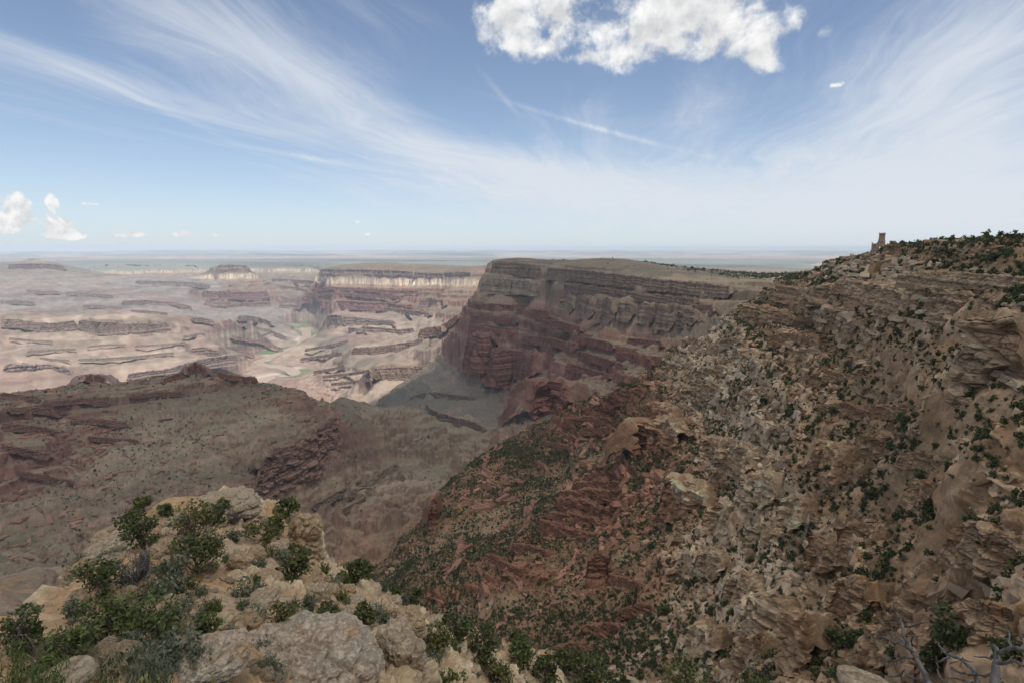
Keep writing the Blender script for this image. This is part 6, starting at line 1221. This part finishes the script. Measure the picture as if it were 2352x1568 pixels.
# rubble strewn over the near slopes
dr_ = np.where(REG == HILL, 1 / 6.0, 0.0) * (.3 + .7 * ss(.0, .25, aa[None])) * np.clip(.55 + 1.3 * pn(GX / 60, GY / 60, 405) + .8 * CR, .08, 2.5) * ss(.35, .6, NZc) * (RR > 75) * ss(1300, 300, RR)
dr_ += (REG == RIDGE) * (RR < 2300) / 900.0
hit = rv_.random(pr.shape) < np.clip(dr_ * AREA, 0, .6) * VIS * (np.abs(aa[None]) < R_(47))
ki, kj = np.where(hit); nk = len(ki); print('rubble', nk)
ks = rv_.lognormal(-.15, .6, nk) * np.clip(RR[ki, kj] / 350, .55, 2.2)
base_ = np.array([(1, 0, 0), (0, 1, 0), (-1, 0, 0), (0, -1, 0), (0, 0, 1), (0, 0, -1)], float)
fo = np.array([(0, 1, 4), (1, 2, 4), (2, 3, 4), (3, 0, 4)])
bx6 = np.array([(-1, -1, -.6), (1, -1, -.6), (1, 1, -.6), (-1, 1, -.6), (-.8, -.8, .8), (.8, -.7, .9), (.7, .8, .6), (-.9, .7, .7)]) * .5
qf = np.array([(0, 1, 5, 4), (1, 2, 6, 5), (2, 3, 7, 6), (3, 0, 4, 7), (4, 5, 6, 7)])
jit = bx6[None] + rv_.normal(size=(nk, 8, 3)) * .14; jit *= (ks[:, None] * rv_.uniform(.6, 1.4, (nk, 3)) * np.array((1.1, 1.1, .8)))[:, None, :]
an = rv_.uniform(0, 6.3, nk); c_, s2 = np.cos(an)[:, None], np.sin(an)[:, None]
VX = np.stack([jit[..., 0] * c_ - jit[..., 1] * s2 + GX[ki, kj][:, None], jit[..., 0] * s2 + jit[..., 1] * c_ + GY[ki, kj][:, None], jit[..., 2] + Z[ki, kj][:, None] + .1 * ks[:, None]], -1).reshape(-1, 3)
rcol_ = None
rcol = np.repeat(np.clip(colr[ki, kj] * rv_.uniform(.75, 1.4, (nk, 1)), .02, .6), 8, axis=0)
tag(link('rubble', np_mesh('rubble', VX, (qf[None] + (np.arange(nk) * 8)[:, None, None]).reshape(-1, 4), rcol), M_ground), kind='stuff')
# broken blocks of the crags and ledge slabs of the cliff bands, turned along the slope
gzl = np.gradient(blur(Z[:nq].astype(float), 3), axis=0) / np.gradient(RR[:nq], axis=0); gza = np.gradient(blur(Z[:nq].astype(float), 3), axis=1) / (RR[:nq] * np.gradient(aa)[None])
dwx = -(gzl * np.sin(aa)[None] + gza * np.cos(aa)[None]); dwy = -(gzl * np.cos(aa)[None] - gza * np.sin(aa)[None]); DAZ = np.arctan2(dwy, dwx)
ridq = (REG[:nq] == RIDGE) & (RR[:nq] > 1300)
hillq = (Z[:nq] < -9) * (REG[:nq] == HILL) & (RR[:nq] > 72) & (np.abs(aa[None]) < R_(47))
lev = np.array([-12, -19, -24, -29, -35, -41, -63, -69, -76, -84, -104, -128, -150, -172, -196, -222, -286, -296, -306, -322, -336, -348, -360, -372, -392, -410.0])
Zw = Z[:nq] + 2.0 * pn(GX[:nq] / 80, GY[:nq] / 80, 701); lnear = np.min(np.abs(Zw[..., None] - lev), -1)
steepq = ss(.93, .75, NZc[:nq])
def blocks(name, dens_, size, sig, L, Hh, jit_, cmul):
    hit = rv_.random(dens_.shape) < np.clip(dens_ * AREA[:nq], 0, .5) * VIS[:nq]
    i_, j_ = np.where(hit); n_b = len(i_); print(name, n_b)
    sz_ = np.clip(rv_.lognormal(math.log(size), sig, n_b), 0, size * 2.1) * np.clip(RR[i_, j_] / 420, .45, 1.7)
    B = bx6[None] + rv_.normal(size=(n_b, 8, 3)) * jit_
    B *= (sz_[:, None] * np.stack([rv_.uniform(.7, 1.3, n_b), rv_.uniform(.7, 1.5, n_b) * L, rv_.uniform(.7, 1.4, n_b) * Hh], -1))[:, None, :]
    an = DAZ[i_, j_] + rv_.normal(size=n_b) * .3; c_, s2 = np.cos(an)[:, None], np.sin(an)[:, None]
    X = np.stack([B[..., 0] * c_ - B[..., 1] * s2 + GX[i_, j_][:, None], B[..., 0] * s2 + B[..., 1] * c_ + GY[i_, j_][:, None], B[..., 2] + Z[i_, j_][:, None] + .12 * sz_[:, None]], -1).reshape(-1, 3)
    rk_ = rockn[i_, j_] * .75 + colr[i_, j_] * .25
    rk_ = rk_ * cmul * rv_.uniform(.7, 1.25, (n_b, 1)); rk_ = np.clip(rk_ * np.minimum(1, .42 / np.maximum(rk_.max(1), 1e-3))[:, None], .02, .5); cc_ = np.repeat(rk_, 8, axis=0)
    tag(link(name, np_mesh(name, X, (qf[None] + (np.arange(n_b) * 8)[:, None, None]).reshape(-1, 4), cc_), M_ground), kind='stuff')
chq = 1 - .9 * CHU[:nq]
blocks('rock_blocks', hillq * chq * (.10 * (1 - .75 * RED[:nq]) * ss(.02, .22, aa[None]) * np.clip(.10 + CR[:nq] * 1.3 + .3 * pn(GX[:nq] / 50, GY[:nq] / 50, 702), 0, 1.2) * (.25 + .75 * steepq)) * np.clip(420 / RR[:nq], .3, 4), 2.3, .65, 1.1, 1.2, .18, 1.1)
blocks('ledge_slabs', hillq * chq * np.where(lnear < 1.1, .38, 0) * (.3 + .7 * steepq) * ss(-.35, .15, pn(GX[:nq] / 70, GY[:nq] / 70, 703)) * np.clip(420 / RR[:nq], .3, 4), 2.5, .35, 2.6, .8, .10, 1.2)
lr_ = np.abs(((Zw + 400) / 15.0) % 1 - .5)
blocks('ridge_ledges', ridq * np.where(lr_ < .10, .012, 0) * ss(-.25, .2, pn(GX[:nq] / 220, GY[:nq] / 220, 704) + .5 * (aa[None] < -.55)) * (1 - .6 * GRAYF[:nq]), 3.0, .4, 2.8, .7, .10, 1.1)
print('veg', time.time() - T0)


# ------------------------------------------------------------------ the cloud overhead that shades the near land (above the frame)
mc, ncl, bc = mat_new('cloud_vapour')
ncl.n.remove(bc)
pos = ncl.node('ShaderNodeNewGeometry').outputs['Position']
tr = ncl.node('ShaderNodeBsdfTransparent'); tl = ncl.node('ShaderNodeBsdfTranslucent'); tl.inputs[0].default_value = (.67, .66, .635, 1)
mx = ncl.node('ShaderNodeMixShader')
den = ncl.sstep(.30, .62, ncl.noise(pos, .0014, 5, .55))
edge = ncl.node('ShaderNodeAttribute', attribute_name='Col').outputs['Color']
sepc = ncl.node('ShaderNodeSeparateColor'); ncl.l.new(edge, sepc.inputs[0])
dd = ncl.m('MULTIPLY', ncl.sstep(.15, .8, ncl.m('ADD', sepc.outputs[0], ncl.m('MULTIPLY', ncl.m('SUBTRACT', ncl.noise(pos, .0032, 6, .6), .5), 1.3))), ncl.m('ADD', .50, ncl.m('MULTIPLY', den, .16)))
ncl.l.new(dd, mx.inputs[0]); ncl.l.new(tr.outputs[0], mx.inputs[1]); ncl.l.new(tl.outputs[0], mx.inputs[2])
ncl.l.new(mx.outputs[0], [x for x in ncl.n if x.type == 'OUTPUT_MATERIAL'][0].inputs[0])
CH = 2600.0
NC = 120
cx = np.linspace(-7500, 7500, NC); cy = np.linspace(-3500, 6500, NC)
CX, CY = np.meshgrid(cx, cy)
# the shade's far border on the ground: x -> y
bx = [-7000, -3000, -1500, -1000, -750, -520, -400, -320, -260, 0, 600, 1500, 2500, 7000]
by = [2700, 3000, 3500, 3900, 3950, 3950, 4050, 4250, 4500, 5000, 5200, 4900, 4500, 3800]
border = np.interp(CX, bx, by)
inside = np.minimum(np.minimum((border - CY) / 500, (CX + 6800) / 800), np.minimum((6800 - CX) / 800, (CY + 3000) / 800))
inside = np.clip(inside + .45, 0, 1)
sh = np.array([SUND.x / SUND.z, SUND.y / SUND.z]) * (CH + 500)
th = 60 + 260 * inside * (1 + .6 * pn(CX / 900, CY / 900, 71) + .4 * pn(CX / 350, CY / 350, 72))
sel = inside > 0.001
Vt = np.stack([CX + sh[0], CY + sh[1], CH + th], -1).reshape(-1, 3); Vb = np.stack([CX + sh[0], CY + sh[1], CH - th * .15], -1).reshape(-1, 3)
ii = np.arange(NC * NC).reshape(NC, NC)
fq = np.stack([ii[:-1, :-1], ii[:-1, 1:], ii[1:, 1:], ii[1:, :-1]], -1).reshape(-1, 4)
N2 = NC * NC
loop = np.concatenate([ii[0, :-1], ii[:-1, -1], ii[-1, :0:-1], ii[:0:-1, 0]]); nx_ = np.roll(loop, -1)
rim = np.stack([loop, loop + N2, nx_ + N2, nx_], -1)
Fc = np.concatenate([fq, fq[:, ::-1] + N2, rim]); ci = np.tile(inside.reshape(-1, 1), (2, 3))
cloud = link('cloud', np_mesh('cloud', np.concatenate([Vt, Vb]), Fc, ci, True), mc)
tag(cloud, 'broad grey cloud drifting high over the viewpoint', 'cloud')

# ------------------------------------------------------------------ air
HAZE = 2.1e-5
mh = bpy.data.materials.new('haze_air'); mh.use_nodes = True; nh = NT(mh.node_tree)
pv = nh.node('ShaderNodeVolumePrincipled'); pv.inputs['Color'].default_value = (.80, .89, 1.0, 1); pv.inputs['Density'].default_value = HAZE; pv.inputs['Anisotropy'].default_value = -0.3
oh = nh.node('ShaderNodeOutputMaterial'); nh.l.new(pv.outputs[0], oh.inputs['Volume'])
hv = np.array([(x, y, z_) for x in (-130000, 130000) for y in (-20000, 120000) for z_ in (min(-1700.0, float(Z.min()) - 1), max(60.0, float(Z.max()) + 25))], float)
hf = np.array([(0, 1, 3, 2), (4, 6, 7, 5), (0, 4, 5, 1), (2, 3, 7, 6), (0, 2, 6, 4), (1, 5, 7, 3)])
haze = link('haze', np_mesh('haze', hv, hf), mh); tag(haze, kind='stuff')
print('done', time.time() - T0, 'zmax', Z.max(), 'zmin', Z.min())
